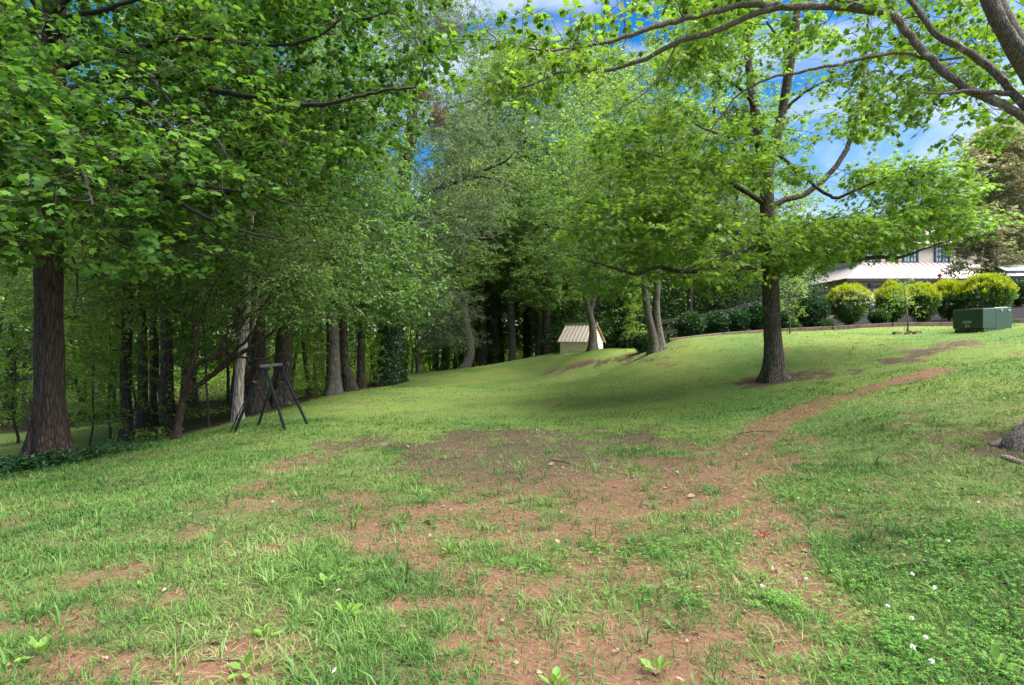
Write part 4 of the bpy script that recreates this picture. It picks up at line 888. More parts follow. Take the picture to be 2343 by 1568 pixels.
# ------------------------------------------------------------------ trees along the edge of the wood
def edge_tree(name, label, base_px, Y, trunk_px, radii, crown_box, n_cl, leaf, size, bark, seed, limbs=(), spread=(.5, .5, .11), tpl=OVAL, dY=3.0, per=7, ntw=3, ltw=.55, nlf=9, droop=.3, flare=.6, extra=(), reject=None, hide_base=False, sides=16, tilt=.55):
    rg = np.random.default_rng(seed); b = P(*base_px, Y); b[2] = hz(b[0], b[1])
    tr = [b - [0, 0, .3]] + [P(x, y, Y) for x, y in trunk_px]
    def samp(rg):
        while True:
            k = rg.integers(len(crown_box)); x0, y0, x1, y1 = crown_box[k]
            x, y = rg.uniform(x0, x1), rg.uniform(y0, y1)
            if reject and reject(x, y): continue
            return P(x, y, Y + rg.uniform(-dY, dY))
    T = clumps(rg, n_cl, per, samp, spread) if n_cl else None
    ex = [([P(x, y, Y) for x, y in e[0]], e[1]) for e in extra]
    return hero_tree(name, label, b, tr, radii, [(LP(p, Y, Y - dd), r) for p, r, dd in limbs], T, leaf, size, bark, rg, sides, flare, .3, 5, ntw, ltw, nlf, droop, tilt, .05, .04, tpl, extra_trunks=ex, tstep=.22, rtip=.006)

edge_tree('woodland_tree', 'stout pale lichen patched trunk at the lawn edge, right of the black stand', (762, 912), 16.5, [(764, 880), (764, 800), (760, 700), (756, 560), (760, 400), (765, 200), (770, 40)], [.22, .19, .17, .16, .15, .13, .1, .05],
          [(600, 230, 900, 560), (640, 420, 860, 720), (560, 60, 860, 300)], 120, M['leaf_wood'], .13, M['bark_grey'], 31, [([(760, 640), (700, 600), (640, 590), (590, 620)], [.07, .05, .02], 1), ([(758, 560), (820, 520), (880, 540), (930, 590)], [.07, .05, .02], 1)])
edge_tree('woodland_tree', 'dark slanting trunk close behind the pale lichen patched trunk', (806, 903), 17.5, [(800, 880), (788, 830), (785, 760), (782, 660), (790, 500), (800, 250)], [.19, .17, .15, .14, .13, .1, .05],
          [(720, 300, 900, 640)], 40, M['leaf_wood'], .13, M['bark_wood'], 32)
edge_tree('woodland_tree', 'broad dark trunk standing in the wood behind the black stand', (644, 925), 15.5, [(645, 880), (648, 800), (650, 700), (650, 560), (648, 400), (640, 150)], [.29, .25, .23, .21, .2, .16, .08],
          [(460, 240, 760, 560), (500, 540, 760, 700)], 110, M['leaf_wood'], .12, M['bark_wood'], 33, [([(650, 600), (590, 560), (520, 560), (470, 600)], [.06, .05, .02], 1)])
edge_tree('woodland_tree', 'straight brown trunk rising just left of the broad trunk behind the black stand', (590, 948), 15.0, [(590, 880), (590, 780), (588, 640), (585, 480), (585, 250)], [.24, .22, .19, .18, .16, .12],
          [(440, 320, 680, 640)], 60, M['leaf_pale'], .12, M['bark_wood'], 34)
edge_tree('dead_tree', 'bare pale dead trunk beside the black stand', (545, 968), 12.2, [(544, 930), (548, 860), (556, 790), (566, 700), (572, 600), (578, 470)], [.14, .12, .105, .095, .075, .06, .03],
          [], 0, M['leaf_wood'], .1, M['bark_dead'], 35, [([(556, 790), (575, 760), (588, 700), (592, 640)], [.04, .03, .015], .3)], flare=.3)
edge_tree('woodland_tree', 'mottled trunk rising from a leafy mound in the wood, right of the tall dark trunk', (288, 1002), 14.5, [(288, 950), (287, 850), (290, 740), (292, 620), (295, 480), (300, 250)], [.17, .16, .15, .14, .13, .11, .06],
          [(150, 560, 480, 720), (0, 520, 330, 700), (180, 350, 520, 620)], 100, M['leaf_pale'], .12, M['bark_wood'], 36, [([(290, 760), (220, 720), (120, 735)], [.03, .02, .01], 1), ([(291, 720), (370, 700), (430, 730)], [.03, .02, .01], 1)])
edge_tree('woodland_tree', 'darker trunk close beside the mottled trunk, standing just behind it', (327, 985), 17.0, [(326, 900), (325, 780), (326, 660), (330, 500), (335, 280)], [.19, .17, .15, .14, .12, .07], [(240, 380, 480, 640)], 50, M['leaf_wood'], .13, M['bark_wood'], 37)
edge_tree('woodland_tree', 'slim brown trunk, last of the three trunks beside the leafy mound', (350, 978), 17.6, [(350, 900), (350, 780), (352, 660), (356, 480)], [.13, .12, .11, .10, .06], [(300, 400, 520, 640)], 40, M['leaf_pale'], .13, M['bark_wood'], 38)
edge_tree('woodland_tree', 'slim pale trunk between the dark slanting trunk and the ivy clad tree', (826, 885), 19.5, [(826, 850), (827, 780), (830, 700), (832, 560), (836, 380)], [.17, .15, .13, .12, .1, .06], [(740, 400, 930, 720), (780, 560, 980, 740)], 90, M['leaf_wood'], .13, M['bark_wood'], 39)
edge_tree('ivy_clad_tree', 'massive dark ivy clad tree at the lawn end, long limbs spreading overhead', (890, 862), 24.0, [(888, 840), (888, 780), (892, 700), (900, 600), (915, 480), (935, 340), (950, 200), (960, 60), (965, -120)], [.5, .42, .38, .36, .34, .3, .26, .2, .13, .04],
          [(840, 260, 1080, 520), (900, 40, 1110, 300), (960, 260, 1220, 420), (930, 420, 1130, 560), (860, -120, 1080, 100), (870, 520, 1000, 700)], 230, M['leaf_grey'], .15, M['bark_wood'], 40,
          [([(905, 540), (940, 480), (990, 439), (1060, 408), (1130, 380), (1164, 363), (1195, 318)], [.17, .13, .11, .09, .05, .02], 1), ([(905, 560), (950, 500), (990, 490), (1053, 495), (1095, 523), (1140, 556)], [.12, .09, .07, .04, .02], 2),
           ([(1060, 408), (1110, 405), (1170, 425), (1200, 445)], [.06, .05, .02], 1), ([(902, 600), (960, 560), (1040, 540), (1120, 545), (1170, 520)], [.1, .08, .05, .02], -2), ([(940, 330), (1000, 260), (1050, 240), (1095, 225)], [.1, .08, .05, .02], 0), ([(930, 360), (880, 300), (850, 220)], [.09, .06, .02], 1)],
          spread=(.55, .55, .16), tpl=LANCE, dY=4.5, ntw=4, nlf=11, droop=.5)
iv = hero_t = None
# ivy mass that clothes that trunk
rg = np.random.default_rng(41); bi = P(890, 862, 23.6)
N = 5200; th = rg.uniform(0, 6.283, N); zz = rg.uniform(-.3, 2.6, N); rr = (.42 + .5 * vnoise(np.cos(th) * 2 + 7, np.sin(th) * 2 + zz * 1.7) ** 1.5) * np.clip(1.15 - .24 * zz, .3, 1); zz = zz * (.75 + .7 * vnoise(th * 1.3, 0 * th + 3.3))
pos = np.stack([bi[0] + np.cos(th) * rr, 24 + np.sin(th) * rr, bi[2] + zz], 1); out = np.stack([np.cos(th), np.sin(th), 0 * th], 1)
ivo = place_leaves('ivy', BLADE3, pos, np.array([0, 0, -1.0]) + rg.normal(0, .5, pos.shape), out + rg.normal(0, .4, pos.shape), rg.uniform(.07, .13, N), bi, M['leaf_hedge'], None, 'ivy'); ivo.location = bi
tag(ivo, 'thick dark ivy covering the foot of the massive tree at the end of the lawn', 'ivy')
# dead brown sprays hung high in that tree
for i, (px, py, rx, ry) in enumerate([(1015, 92, 34, 40), (955, 225, 40, 18), (1000, 275, 22, 16)]):
    rg = np.random.default_rng(60 + i); c = P(px, py, 22.5); n = 420
    A = c + rg.normal(0, 1, (n, 3)) * np.array([rx / FPX * 22.5 * .5, .4, ry / FPX * 22.5 * .5]); d = nrm(np.array([.5, 0, .9]) + rg.normal(0, .35, (n, 3)))
    wd = Wood(); wd.sticks(A, A + d * .35, np.full(n, .006), np.full(n, .003))
    bo = link('dead_branch', wd.mesh('dead_branch', c), M['leaf_brown']); bo.location = c
    tag(bo, ['highest clump of dead brown twigs caught in the ivy clad tree', 'wide lower clump of dead brown twigs caught beside the hanging bough', 'smallest clump of dead brown twigs in the ivy clad tree'][i], 'dead branch', 'dead brown clumps in the tree')
    place_leaves('l', LANCE, A + d * .2, d, rg.normal(0, 1, A.shape), rg.uniform(.12, .22, n), c, M['leaf_brown'], bo, 'needles')
edge_tree('woodland_tree', 'tall smooth pale trunk curving at its foot, at the far end of the lawn', (1055, 858), 31, [(1066, 838), (1075, 815), (1074, 780), (1064, 730), (1060, 650), (1058, 560), (1052, 440), (1045, 300)], [.30, .28, .26, .25, .23, .21, .19, .15, .07],
          [(940, 560, 1120, 660), (960, 440, 1160, 600), (980, 330, 1180, 470)], 85, M['leaf_pale'], .17, M['bark_grey'], 42, dY=3.5, flare=.35)
edge_tree('woodland_tree', 'straight mottled trunk in the wood to the left of the small shed', (1172, 842), 33.5, [(1172, 780), (1168, 700), (1165, 600), (1166, 480), (1168, 300)], [.24, .22, .2, .19, .16, .08], [(1090, 420, 1260, 600), (1100, 560, 1250, 690)], 70, M['leaf_pale'], .18, M['bark_grey'], 43, dY=3.5)
edge_tree('woodland_tree', 'dark trunk rising directly left of the small shed', (1250, 818), 33, [(1250, 770), (1249, 700), (1250, 620), (1252, 500), (1255, 330)], [.27, .24, .22, .2, .17, .08], [(1170, 380, 1340, 600), (1180, 560, 1330, 700)], 80, M['leaf_pale'], .18, M['bark_wood'], 44, dY=3.5)
edge_tree('woodland_tree', 'reddish dark trunk in the wood midway between the curving pale trunk and the mottled one', (1105, 850), 34.5, [(1106, 790), (1104, 700), (1102, 560), (1100, 380)], [.26, .24, .22, .18, .09], [(1030, 400, 1200, 640)], 55, M['leaf_pale'], .18, M['bark_wood'], 45, dY=3.5)
edge_tree('woodland_tree', 'black looking trunk just left of the straight mottled trunk', (1130, 848), 35.5, [(1130, 790), (1130, 700), (1132, 560), (1134, 380)], [.28, .26, .23, .19, .09], [(1060, 300, 1220, 560)], 55, M['leaf_wood'], .18, M['bark_wood'], 46, dY=3.5)
edge_tree('forked_tree', 'pale grey forked tree growing in front of the small shed', (1357, 797), 25.0, [(1357, 775), (1356, 750), (1350, 720), (1346, 700)], [.24, .18, .155, .15, .14],
          [(1240, 440, 1440, 600), (1270, 560, 1430, 660), (1230, 300, 1420, 480)], 110, M['leaf_wood'], .15, M['bark_grey'], 47, [([(1347, 705), (1338, 670), (1334, 620), (1330, 560), (1310, 480), (1290, 380)], [.13, .12, .11, .09, .05, .02], 0), ([(1350, 715), (1360, 680), (1374, 640), (1385, 560), (1400, 470)], [.12, .11, .09, .06, .02], 0), ([(1334, 620), (1300, 590), (1270, 560)], [.05, .03, .015], 1)], dY=3.0, flare=.5)
edge_tree('twin_trunked_tree', 'twin trunked tree rooted in bare red soil on the mound', (1498, 806), 18.0, [(1500, 788), (1493, 760), (1483, 720), (1476, 660), (1474, 600), (1470, 520), (1462, 400), (1450, 250)], [.23, .165, .14, .128, .12, .11, .10, .08, .03],
          [(1340, 280, 1560, 520), (1380, 480, 1600, 620), (1430, 120, 1640, 330), (1300, 200, 1480, 420)], 150, M['leaf_pale'], .13, M['bark_grey'], 48, extra=[([(1512, 800), (1509, 770), (1503, 730), (1502, 680), (1508, 620), (1512, 560), (1525, 430), (1545, 260)], [.155, .135, .12, .11, .10, .09, .07, .03])], dY=3.0, flare=.45)
edge_tree('grey_tree', 'low spreading pale grey leaved tree with bare curved branches at the end of the lawn', (958, 868), 26.5, [(957, 840), (957, 815), (956, 800)], [.10, .08, .075, .06],
          [(930, 640, 1070, 790), (960, 700, 1090, 800)], 60, M['leaf_grey'], .11, M['bark_grey'], 49, [([(956, 815), (945, 805), (960, 785), (985, 765), (1010, 762)], [.05, .045, .03, .01], 1), ([(957, 812), (985, 806), (1010, 795), (1035, 780)], [.045, .035, .012], 1), ([(956, 800), (975, 760), (1000, 735), (1040, 720)], [.045, .03, .01], 0), ([(956, 800), (960, 740), (990, 680), (1000, 650)], [.04, .03, .01], 0)], dY=1.6, spread=(.35, .35, .12), tpl=LANCE)
edge_tree('magnolia_tree', 'large rusty leaved tree rising behind the greenhouse and the light green bush', (2262, 660), 34, [(2262, 600), (2265, 520), (2270, 440), (2272, 360)], [.32, .28, .22, .16, .05],
          [(2190, 470, 2400, 625), (2185, 400, 2400, 540), (2215, 330, 2380, 450), (2260, 305, 2340, 380)], 330, M['leaf_magnolia'], .2, M['bark_grey'], 50, dY=2.6, spread=(.35, .35, .22), droop=.1, tilt=1.0, nlf=10)
edge_tree('woodland_tree', 'tall pale leaved tree behind the shed, its crown right of the ivy clad tree', (1420, 800), 35, [(1420, 740), (1418, 600), (1415, 450), (1410, 280), (1405, 120)], [.26, .23, .2, .17, .12, .05],
          [(1200, 200, 1500, 460), (1240, 110, 1440, 260), (1340, 300, 1600, 560), (1180, 380, 1420, 600)], 230, M['leaf_pale'], .17, M['bark_wood'], 81, dY=4, spread=(.8, .8, .2))
edge_tree('woodland_tree', 'tallest pale leaved tree behind the far lawn end, topping the straight mottled trunk', (1205, 830), 38, [(1205, 760), (1205, 600), (1203, 450), (1200, 280), (1198, 160)], [.26, .23, .2, .17, .12, .05],
          [(1060, 180, 1310, 400), (1110, 110, 1260, 220), (1040, 330, 1330, 560)], 250, M['leaf_pale'], .18, M['bark_wood'], 83, dY=4, spread=(.8, .8, .2))
edge_tree('woodland_tree', 'tall pale leaved tree standing behind the bright star leaved tree', (1640, 765), 33, [(1640, 700), (1640, 560), (1638, 400), (1634, 240), (1630, 60)], [.25, .22, .19, .15, .1, .04],
          [(1480, 120, 1760, 400), (1500, -40, 1720, 160), (1560, 380, 1860, 600), (1500, 420, 1760, 640)], 230, M['leaf_pale'], .16, M['bark_wood'], 82, dY=4, spread=(.8, .8, .2))
# roots of the two near trees
for (bx, lab, pts, nm) in [(bc, 'pale surface root crossing the bare ground below the overhanging tree', [(2270, 1040), (2300, 1048), (2335, 1062), (2420, 1080)], 'surface_root'), (bc, 'flat root flare running from the overhanging tree towards the lawn', [(2343, 990), (2320, 1002), (2295, 1012), (2270, 1020)], 'surface_root')]:
    q = np.array([ground_at(*p) for p in pts]); q[:, 2] += [-.06, -.015, -.01, -.02]; wd = Wood(); wd.tube(resample(q, .06), .045, 10); o = link(nm, wd.mesh(nm, q[0]), M['bark_near'], None, True); o.location = q[0]; tag(o, lab, 'root')

# ------------------------------------------------------------------ saplings
def sapling(px, py, Y, hpx, label, leafmat, seed, crown, stake=True):
    rg = np.random.default_rng(seed); b = P(px, py, Y); b[2] = hz(b[0], b[1])
    tr = [b - [0, 0, .05], P(px - 1, py - hpx * .3, Y), P(px - 5, py - hpx * .55, Y), P(px - 8, py - hpx * .8, Y), P(px - 10, py - hpx, Y)]
    x0, y0, x1, y1 = crown
    T = clumps(rg, 14, 3, lambda g: P(g.uniform(x0, x1), g.uniform(y0, y1), Y + g.uniform(-.5, .5)), (.1, .1, .09))
    return hero_tree('sapling', label, b, tr, [.028, .024, .02, .014, .006], [], T, leafmat, .085, M['bark_grey'], rg, 8, .4, .06, 4, 3, .2, 6, .2, .6, .008, .04, LANCE, rtip=.003, tstep=.1)
sapling(2078, 763, 16.5, 120, 'thin staked sapling ringed by bricks, in front of the yellow bushes', M['leaf_sapling'], 71, (2040, 630, 2105, 700))
sapling(1808, 771, 17.5, 110, 'thin pale sapling just right of the maple trunk', M['leaf_sapling'], 72, (1790, 640, 1835, 720))
M['brick'] = plain_mat('brick', (0.16, 0.09, 0.07), 0.9, var=.3, scale=20)
bs = P(2078, 763, 16.5)
for i, (dx, dy, rz) in enumerate([(-.3, .05, .2), (-.14, -.16, 1.1), (.1, -.17, .5), (.28, -.02, 1.4), (.2, .2, .8), (-.15, .22, .1)]):
    q = Box(); q.box(-.1, .1, -.05, .05, -.03, .05); o = q.build('brick', M['brick'], None, .006); o.location = (bs[0] + dx, bs[1] + dy, hz(bs[0] + dx, bs[1] + dy) + .01); o.rotation_euler = (0.1 * (-1) ** i, .05, rz)
    tag(o, 'dark red brick lying in the ring round the staked sapling', 'brick', 'bricks ringing the staked sapling')

# ------------------------------------------------------------------ the wood: prototypes and their copies
def proto(seed, hgt, rtr, cb, cr_, leaf, size, bark, lean=0.0, ncl=75, per=5):
    rg = np.random.default_rng(seed); wd = Wood()
    z = np.linspace(-.4, hgt, 12); off = np.cumsum(rg.normal(0, .07, (12, 2)), 0) + np.stack([z * lean, z * 0], 1); off -= off[0]
    pts = np.column_stack([off, z]); r = np.interp(z, [-.4, .2, 1, hgt * .6, hgt], [rtr * 1.35, rtr * 1.12, rtr, rtr * .6, rtr * .08])
    wd.tube(pts, r, 12, flare_mod(0, .3, .3, 5, seed, .05, seed))
    tops = np.interp
    def samp(g):
        h = cb + (hgt * 1.02 - cb) * g.random() ** .9; k = (h - cb) / (hgt - cb); R_ = cr_ * (0.55 + 1.1 * k) if k < .35 else cr_ * (1.05 - .9 * (k - .35) / .65)
        a = g.uniform(0, 6.283); q = R_ * math.sqrt(g.uniform(.05, 1)); i = np.interp(h, z, off[:, 0]), np.interp(h, z, off[:, 1])
        return np.array([i[0] + q * math.cos(a), i[1] + q * math.sin(a), h - .12 * q])
    T = clumps(rg, ncl, per, samp, (.6, .6, .09))
    sp = resample(pts, .4); sp = sp[sp[:, 2] > cb * .75]
    dirs = connect(wd, sp, np.interp(sp[:, 2], z, r), np.tile([0, 0, .3], (len(sp), 1)), T, rg, .05, .008, .04, 4)
    p, al, up = spray(None, T, dirs, rg, 3, .6, 11, .3, .6)
    root = empty('woodland_tree'); place_leaves('crown', OVAL, p, al, up, rg.uniform(.7, 1.2, len(p)) * size, (0, 0, 0), leaf, root); link('trunk', wd.mesh('trunk', (0, 0, 0)), bark, root, True)
    return root
protos = [proto(101, 19, .24, 4.2, 3.4, M['leaf_wood'], .19, M['bark_wood'], .01, 70), proto(102, 21, .30, 6.0, 3.8, M['leaf_wood'], .20, M['bark_wood'], -.02, 74), proto(103, 16, .17, 3.2, 2.8, M['leaf_pale'], .18, M['bark_grey'], .02, 64),
          proto(104, 18, .2, 5.0, 3.0, M['leaf_pale'], .19, M['bark_wood'], .0, 64), proto(105, 12, .11, 2.4, 2.2, M['leaf_wood'], .17, M['bark_wood'], .03, 60), proto(106, 15, .26, 3.4, 3.6, M['leaf_grey'], .19, M['bark_wood'], .0, 85)]
thin = [proto(111, 8.5, .055, 1.6, 1.25, M['leaf_sapling'], .15, M['bark_wood'], .03, 34), proto(112, 10.5, .07, 3.0, 1.4, M['leaf_wood'], .15, M['bark_wood'], -.03, 34)]
desc = {0: 'tall dark trunked tree', 1: 'very tall thick trunked tree', 2: 'pale leaved slim grey tree', 3: 'pale leaved dark trunked tree', 4: 'small dark slender tree', 5: 'dull grey green spreading tree', 6: 'pale leaved pole thin young tree', 7: 'dark leaved pole thin young tree'}
allp = protos + thin; used = [False] * len(allp)
def put(k, x, y, s, rz, where, group):
    src = allp[k]
    if not used[k]: used[k] = True; o = src
    else:
        o = src.copy(); sc.collection.objects.link(o)
        for ch in src.children: c = ch.copy(); sc.collection.objects.link(c); c.parent = o
    o.location = (x, y, hz(x, y) - .05); o.rotation_euler = (0, 0, rz); o.scale = (s, s, s * RW.uniform(.92, 1.08))
    tag(o, f'{desc[k]} {where}', 'tree', group)
    return o
RW = np.random.default_rng(200); placed = [(-6.9, 16.5), (-6.2, 16), (-6.7, 15), (-5.9, 12), (-9.8, 14.5), (-11, 17), (-5.2, 24), (-3, 31), (0, 33.5), (2, 33), (3.6, 25), (4.5, 18), (-4.3, 26.5), (-5, 19.5), (-7.3, 9), (-6.2, 10.4), (3.9, 27.6), (-1.7, 34.5), (-1, 35.5)]
def far_enough(x, y, d): return all((x - a) ** 2 + (y - b) ** 2 > d * d for a, b in placed)
def scatter(n, xr, yr, d, ks, where, group, test, smin=.85, smax=1.15):
    c = 0
    for _ in range(n * 60):
        x, y = RW.uniform(*xr), RW.uniform(*yr)
        if not test(x, y) or not far_enough(x, y, d): continue
        placed.append((x, y)); put(ks[RW.integers(len(ks))], x, y, RW.uniform(smin, smax), RW.uniform(0, 6.28), where, group); c += 1
        if c >= n: break
inside = lambda p, x, y: poly_sd(np.array([x]), np.array([y]), p)[0]
off_lawn = lambda x, y: inside(LAWN, x, y) < -1.0 and inside(MULCH, x, y) < -1.5
infr = lambda x, y, m=0.1: abs(x) < (0.9 + m) * y + 1
tL = lambda x, y: off_lawn(x, y) and inside(MEADOW, x, y) < -.3 and infr(x, y, .15) and y > 10 + .0 * x
scatter(28, (-26, -6.5), (13, 30), 1.9, [0, 2, 3, 4, 6, 7, 6, 7, 4], 'in the wood beyond the left lawn edge', 'trees of the wood beyond the left lawn edge', tL)
scatter(36, (-55, -4), (28, 62), 2.6, [0, 1, 2, 3, 5, 4], 'deep in the wood on the left', 'trees deep in the left wood', tL)
tB = lambda x, y: off_lawn(x, y) and infr(x, y) and y > 35.5 - .0 * x and x / y < .52 and not (x > 3 and y < 36)
scatter(30, (-6, 6), (36, 62), 2.3, [0, 1, 3, 2, 4], 'in the wood behind the far end of the lawn', 'trees behind the far end of the lawn', tB)
scatter(30, (-7, 6), (35.5, 47), 1.0, [6, 7], 'among the trunks behind the far end of the lawn', 'young trees behind the far end of the lawn', tB)
tR = lambda x, y: off_lawn(x, y) and .15 < x / y < .47 and y > 29
scatter(18, (5, 27), (29.5, 58), 2.6, [0, 3, 5, 4], 'in the wood behind the garden shed and hedge', 'trees behind the shed and the hedge', tR, .6, .85)
for k, s_ in enumerate(allp):
    if not used[k]:
        for ch in list(s_.children): bpy.data.objects.remove(ch)
        bpy.data.objects.remove(s_)
# smaller young trees close behind the tall left trunk, bright in the open
for i, (px, py, Y, k, s, lab) in enumerate([(205, 1000, 13.6, 6, .42, 'bright leafy young tree right behind the tall dark trunk on the left'), (250, 985, 15, 6, .5, 'bright leafy young tree between the tall dark trunk and the mottled trunk'), (40, 1000, 17, 6, .6, 'leafy young tree across the lower grass, left of the tall dark trunk'), (-30, 990, 16, 7, .6, 'dark leafy young tree at the far left across the lower grass'),
                                              (700, 905, 16.5, 6, .34, 'low leafy young tree at the lawn edge behind the black stand'), (480, 960, 14, 7, .4, 'low leafy young tree behind the leaning crape myrtle'), (850, 878, 21, 6, .3, 'low leafy young tree at the foot of the slim pale trunk'), (1460, 790, 24, 6, .35, 'low leafy young tree behind the twin trunked tree')]):
    p = P(px, py, Y); o = put(k, p[0], p[1], s, i * 1.3, '', None); o['label'] = lab
    if 'group' in o: del o['group']


# ------------------------------------------------------------------ far wood, undergrowth
def leaf_clouds(name, centers, radii, n_each, size, leaf, label, seed, tpl=OVAL):
    rg = np.random.default_rng(seed); c = np.repeat(centers, n_each, 0); r = np.repeat(radii, n_each, 0)
    pos = c + rg.normal(0, .5, c.shape) * r; N = len(pos)
    al = rg.normal(0, 1, (N, 3)) * [1, 1, .6] + [0, 0, -.3]; up = np.array([0, 0, 1.]) + rg.normal(0, .6, (N, 3))
    o = place_leaves(name, tpl, pos, al, up, rg.uniform(.7, 1.3, N) * size, (0, 0, 0), leaf, None, name)
    tag(o, label, None, None, 'stuff'); return o
rg = np.random.default_rng(300)
n = 2400; a = rg.uniform(rad(-56), rad(36), n); d = rg.uniform(62, 100, n); c = np.stack([np.sin(a) * d, np.cos(a) * d, np.zeros(n)], 1)
top = np.where(a > rad(24), 7, np.where(a > rad(6), 13, 19)); c[:, 2] = H(c[:, 0], c[:, 1]) + np.where(np.arange(n) < 900, rg.uniform(0, .25, n), rg.uniform(.15, 1, n)) * top
leaf_clouds('far_woods', c, np.tile([2.6, 2.6, 1.3], (n, 1)), 60, .55, M['leaf_sapling'], 'distant leafy wood closing the view behind the trunks', 301)
m = 0; cs = []; rs = []
while len(cs) < 560:
    x, y = rg.uniform(-46, 18), rg.uniform(13, 58)
    if not (off_lawn(x, y) and inside(MEADOW, x, y) < -.2 and abs(x) < y * 1.0) or (x > -2 and y < 36) : continue
    hgt = rg.uniform(.15, .9) if rg.random() < (.7 if y < 26 else .35) else rg.uniform(.8, 2.4); cs.append((x, y, hz(x, y) + hgt * .5)); rs.append((rg.uniform(.4, 1.1), rg.uniform(.4, 1.1), hgt * .55))
leaf_clouds('undergrowth', np.array(cs), np.array(rs), 130, .13, M['leaf_sapling'], 'low leafy undergrowth among the trunks', 302)
# shade loving thicket behind the shed and hedge
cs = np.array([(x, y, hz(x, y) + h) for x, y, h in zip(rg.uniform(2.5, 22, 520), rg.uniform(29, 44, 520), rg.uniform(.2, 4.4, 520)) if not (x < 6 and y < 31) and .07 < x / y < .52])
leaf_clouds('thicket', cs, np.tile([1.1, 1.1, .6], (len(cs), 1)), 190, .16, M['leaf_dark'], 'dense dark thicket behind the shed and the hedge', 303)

# ------------------------------------------------------------------ ground cover under the left trunk
rg = np.random.default_rng(310); N = 9000
t = rg.random(N); px = -60 + 300 * t; py = 1082 - 40 * t + rg.normal(0, 9, N); q = np.array([P(0, 0, 1)] * 1)
A0_, A1_ = ground_at(-30, 1088), ground_at(236, 1040)
pt = A0_[None] * (1 - t[:, None]) + A1_[None] * t[:, None] + np.column_stack([rg.normal(0, .28, N), rg.normal(0, .28, N), 0 * t]); pt[:, 2] = H(pt[:, 0], pt[:, 1]) + rg.uniform(0, .16, N) * vnoise(pt[:, 0] * 5, pt[:, 1] * 5) * 1.6
o = place_leaves('ground_cover', OVAL, pt, rg.normal(0, 1, (N, 3)) * [1, 1, .5], np.array([0, 0, 1.]) + rg.normal(0, .5, (N, 3)), rg.uniform(.035, .075, N), (0, 0, 0), M['leaf_hedge'], None, 'ground_cover'); o.data.materials[0] = M['leaf_dark']; tag(o, 'dark creeping ground cover at the foot of the left trunk', None, None, 'stuff')

# ------------------------------------------------------------------ grass
def grass_mat(name, cols, trans=.3):
    m, n_, l = new_mat(name); out = n_.new('ShaderNodeOutputMaterial'); g = n_.new('ShaderNodeNewGeometry'); r = ramp(n_, cols)
    tcn = n_.new('ShaderNodeTexCoord'); no = n_.new('ShaderNodeTexNoise'); no.inputs['Scale'].default_value = .9; no.inputs['Detail'].default_value = 4; l.new(tcn.outputs['Object'], no.inputs['Vector'])
    a = n_.new('ShaderNodeMath'); a.operation = 'MULTIPLY_ADD'; a.inputs[1].default_value = .55; s2 = n_.new('ShaderNodeMath'); s2.operation = 'MULTIPLY_ADD'; s2.inputs[1].default_value = 2.1; s2.inputs[2].default_value = -.82
    l.new(no.outputs['Fac'], s2.inputs[0]); l.new(g.outputs['Random Per Island'], a.inputs[0]); l.new(s2.outputs[0], a.inputs[2]); l.new(a.outputs[0], r.inputs[0])
    pb = n_.new('ShaderNodeBsdfPrincipled'); pb.inputs['Roughness'].default_value = .7; pb.inputs['Specular IOR Level'].default_value = .1; l.new(r.outputs[0], pb.inputs['Base Color'])
    tr = n_.new('ShaderNodeBsdfTranslucent'); l.new(r.outputs[0], tr.inputs['Color']); ms = n_.new('ShaderNodeMixShader'); ms.inputs[0].default_value = trans
    l.new(pb.outputs[0], ms.inputs[1]); l.new(tr.outputs[0], ms.inputs[2]); l.new(ms.outputs[0], out.inputs['Surface']); return m
M['grass'] = grass_mat('grass', [(0.0, (.028, .082, .02)), (.35, (.062, .15, .032)), (.7, (.115, .215, .048)), (.93, (.19, .27, .075)), (1.0, (.30, .26, .15))])
M['lawn_grass_sun_tint'] = grass_mat('lawn_grass_sun_tint', [(0.0, (.06, .15, .04)), (.35, (.12, .235, .055)), (.7, (.185, .30, .07)), (1.0, (.30, .35, .11))], .4)  # sunlight on the far lawn is put into this lighter, yellower blade colour
def blades(name, roots, h, wd_, lean, az, mat, label, curve=.5):
    N = len(roots); d = np.stack([np.cos(az), np.sin(az), 0 * az], 1); sd_ = np.stack([-np.sin(az), np.cos(az), 0 * az], 1)
    up = np.array([0, 0, 1.0]); h = h[:, None]; ln = lean[:, None]; w2 = wd_[:, None] / 2
    m_ = roots + (up * np.cos(ln) + d * np.sin(ln)) * h * .5; l2 = np.minimum(ln + curve, 1.75)
    e_ = m_ + (up * np.cos(l2) + d * np.sin(l2)) * h * .5
    V = np.stack([roots - sd_ * w2 * .6, roots + sd_ * w2 * .6, m_ - sd_ * w2, m_ + sd_ * w2, e_], 1).reshape(-1, 3)
    b = np.arange(N)[:, None] * 5; T = np.concatenate([b + [0, 1, 3], b + [0, 3, 2], b + [2, 3, 4]], 1).reshape(-1, 3)
    o = link(name, tri_mesh(name, V, T), mat); tag(o, label, None, None, 'stuff'); return o
def field(rg, n, y0, y1, pw=1.0, mx=1.02):
    u = rg.random(n); y = (y0 ** pw + (y1 ** pw - y0 ** pw) * u) ** (1 / pw); x = rg.uniform(-mx, mx, n) * y + rg.normal(0, .2, n); return x, y
rg = np.random.default_rng(400)
R_, Hh, Ww, Le, Az = [], [], [], [], []
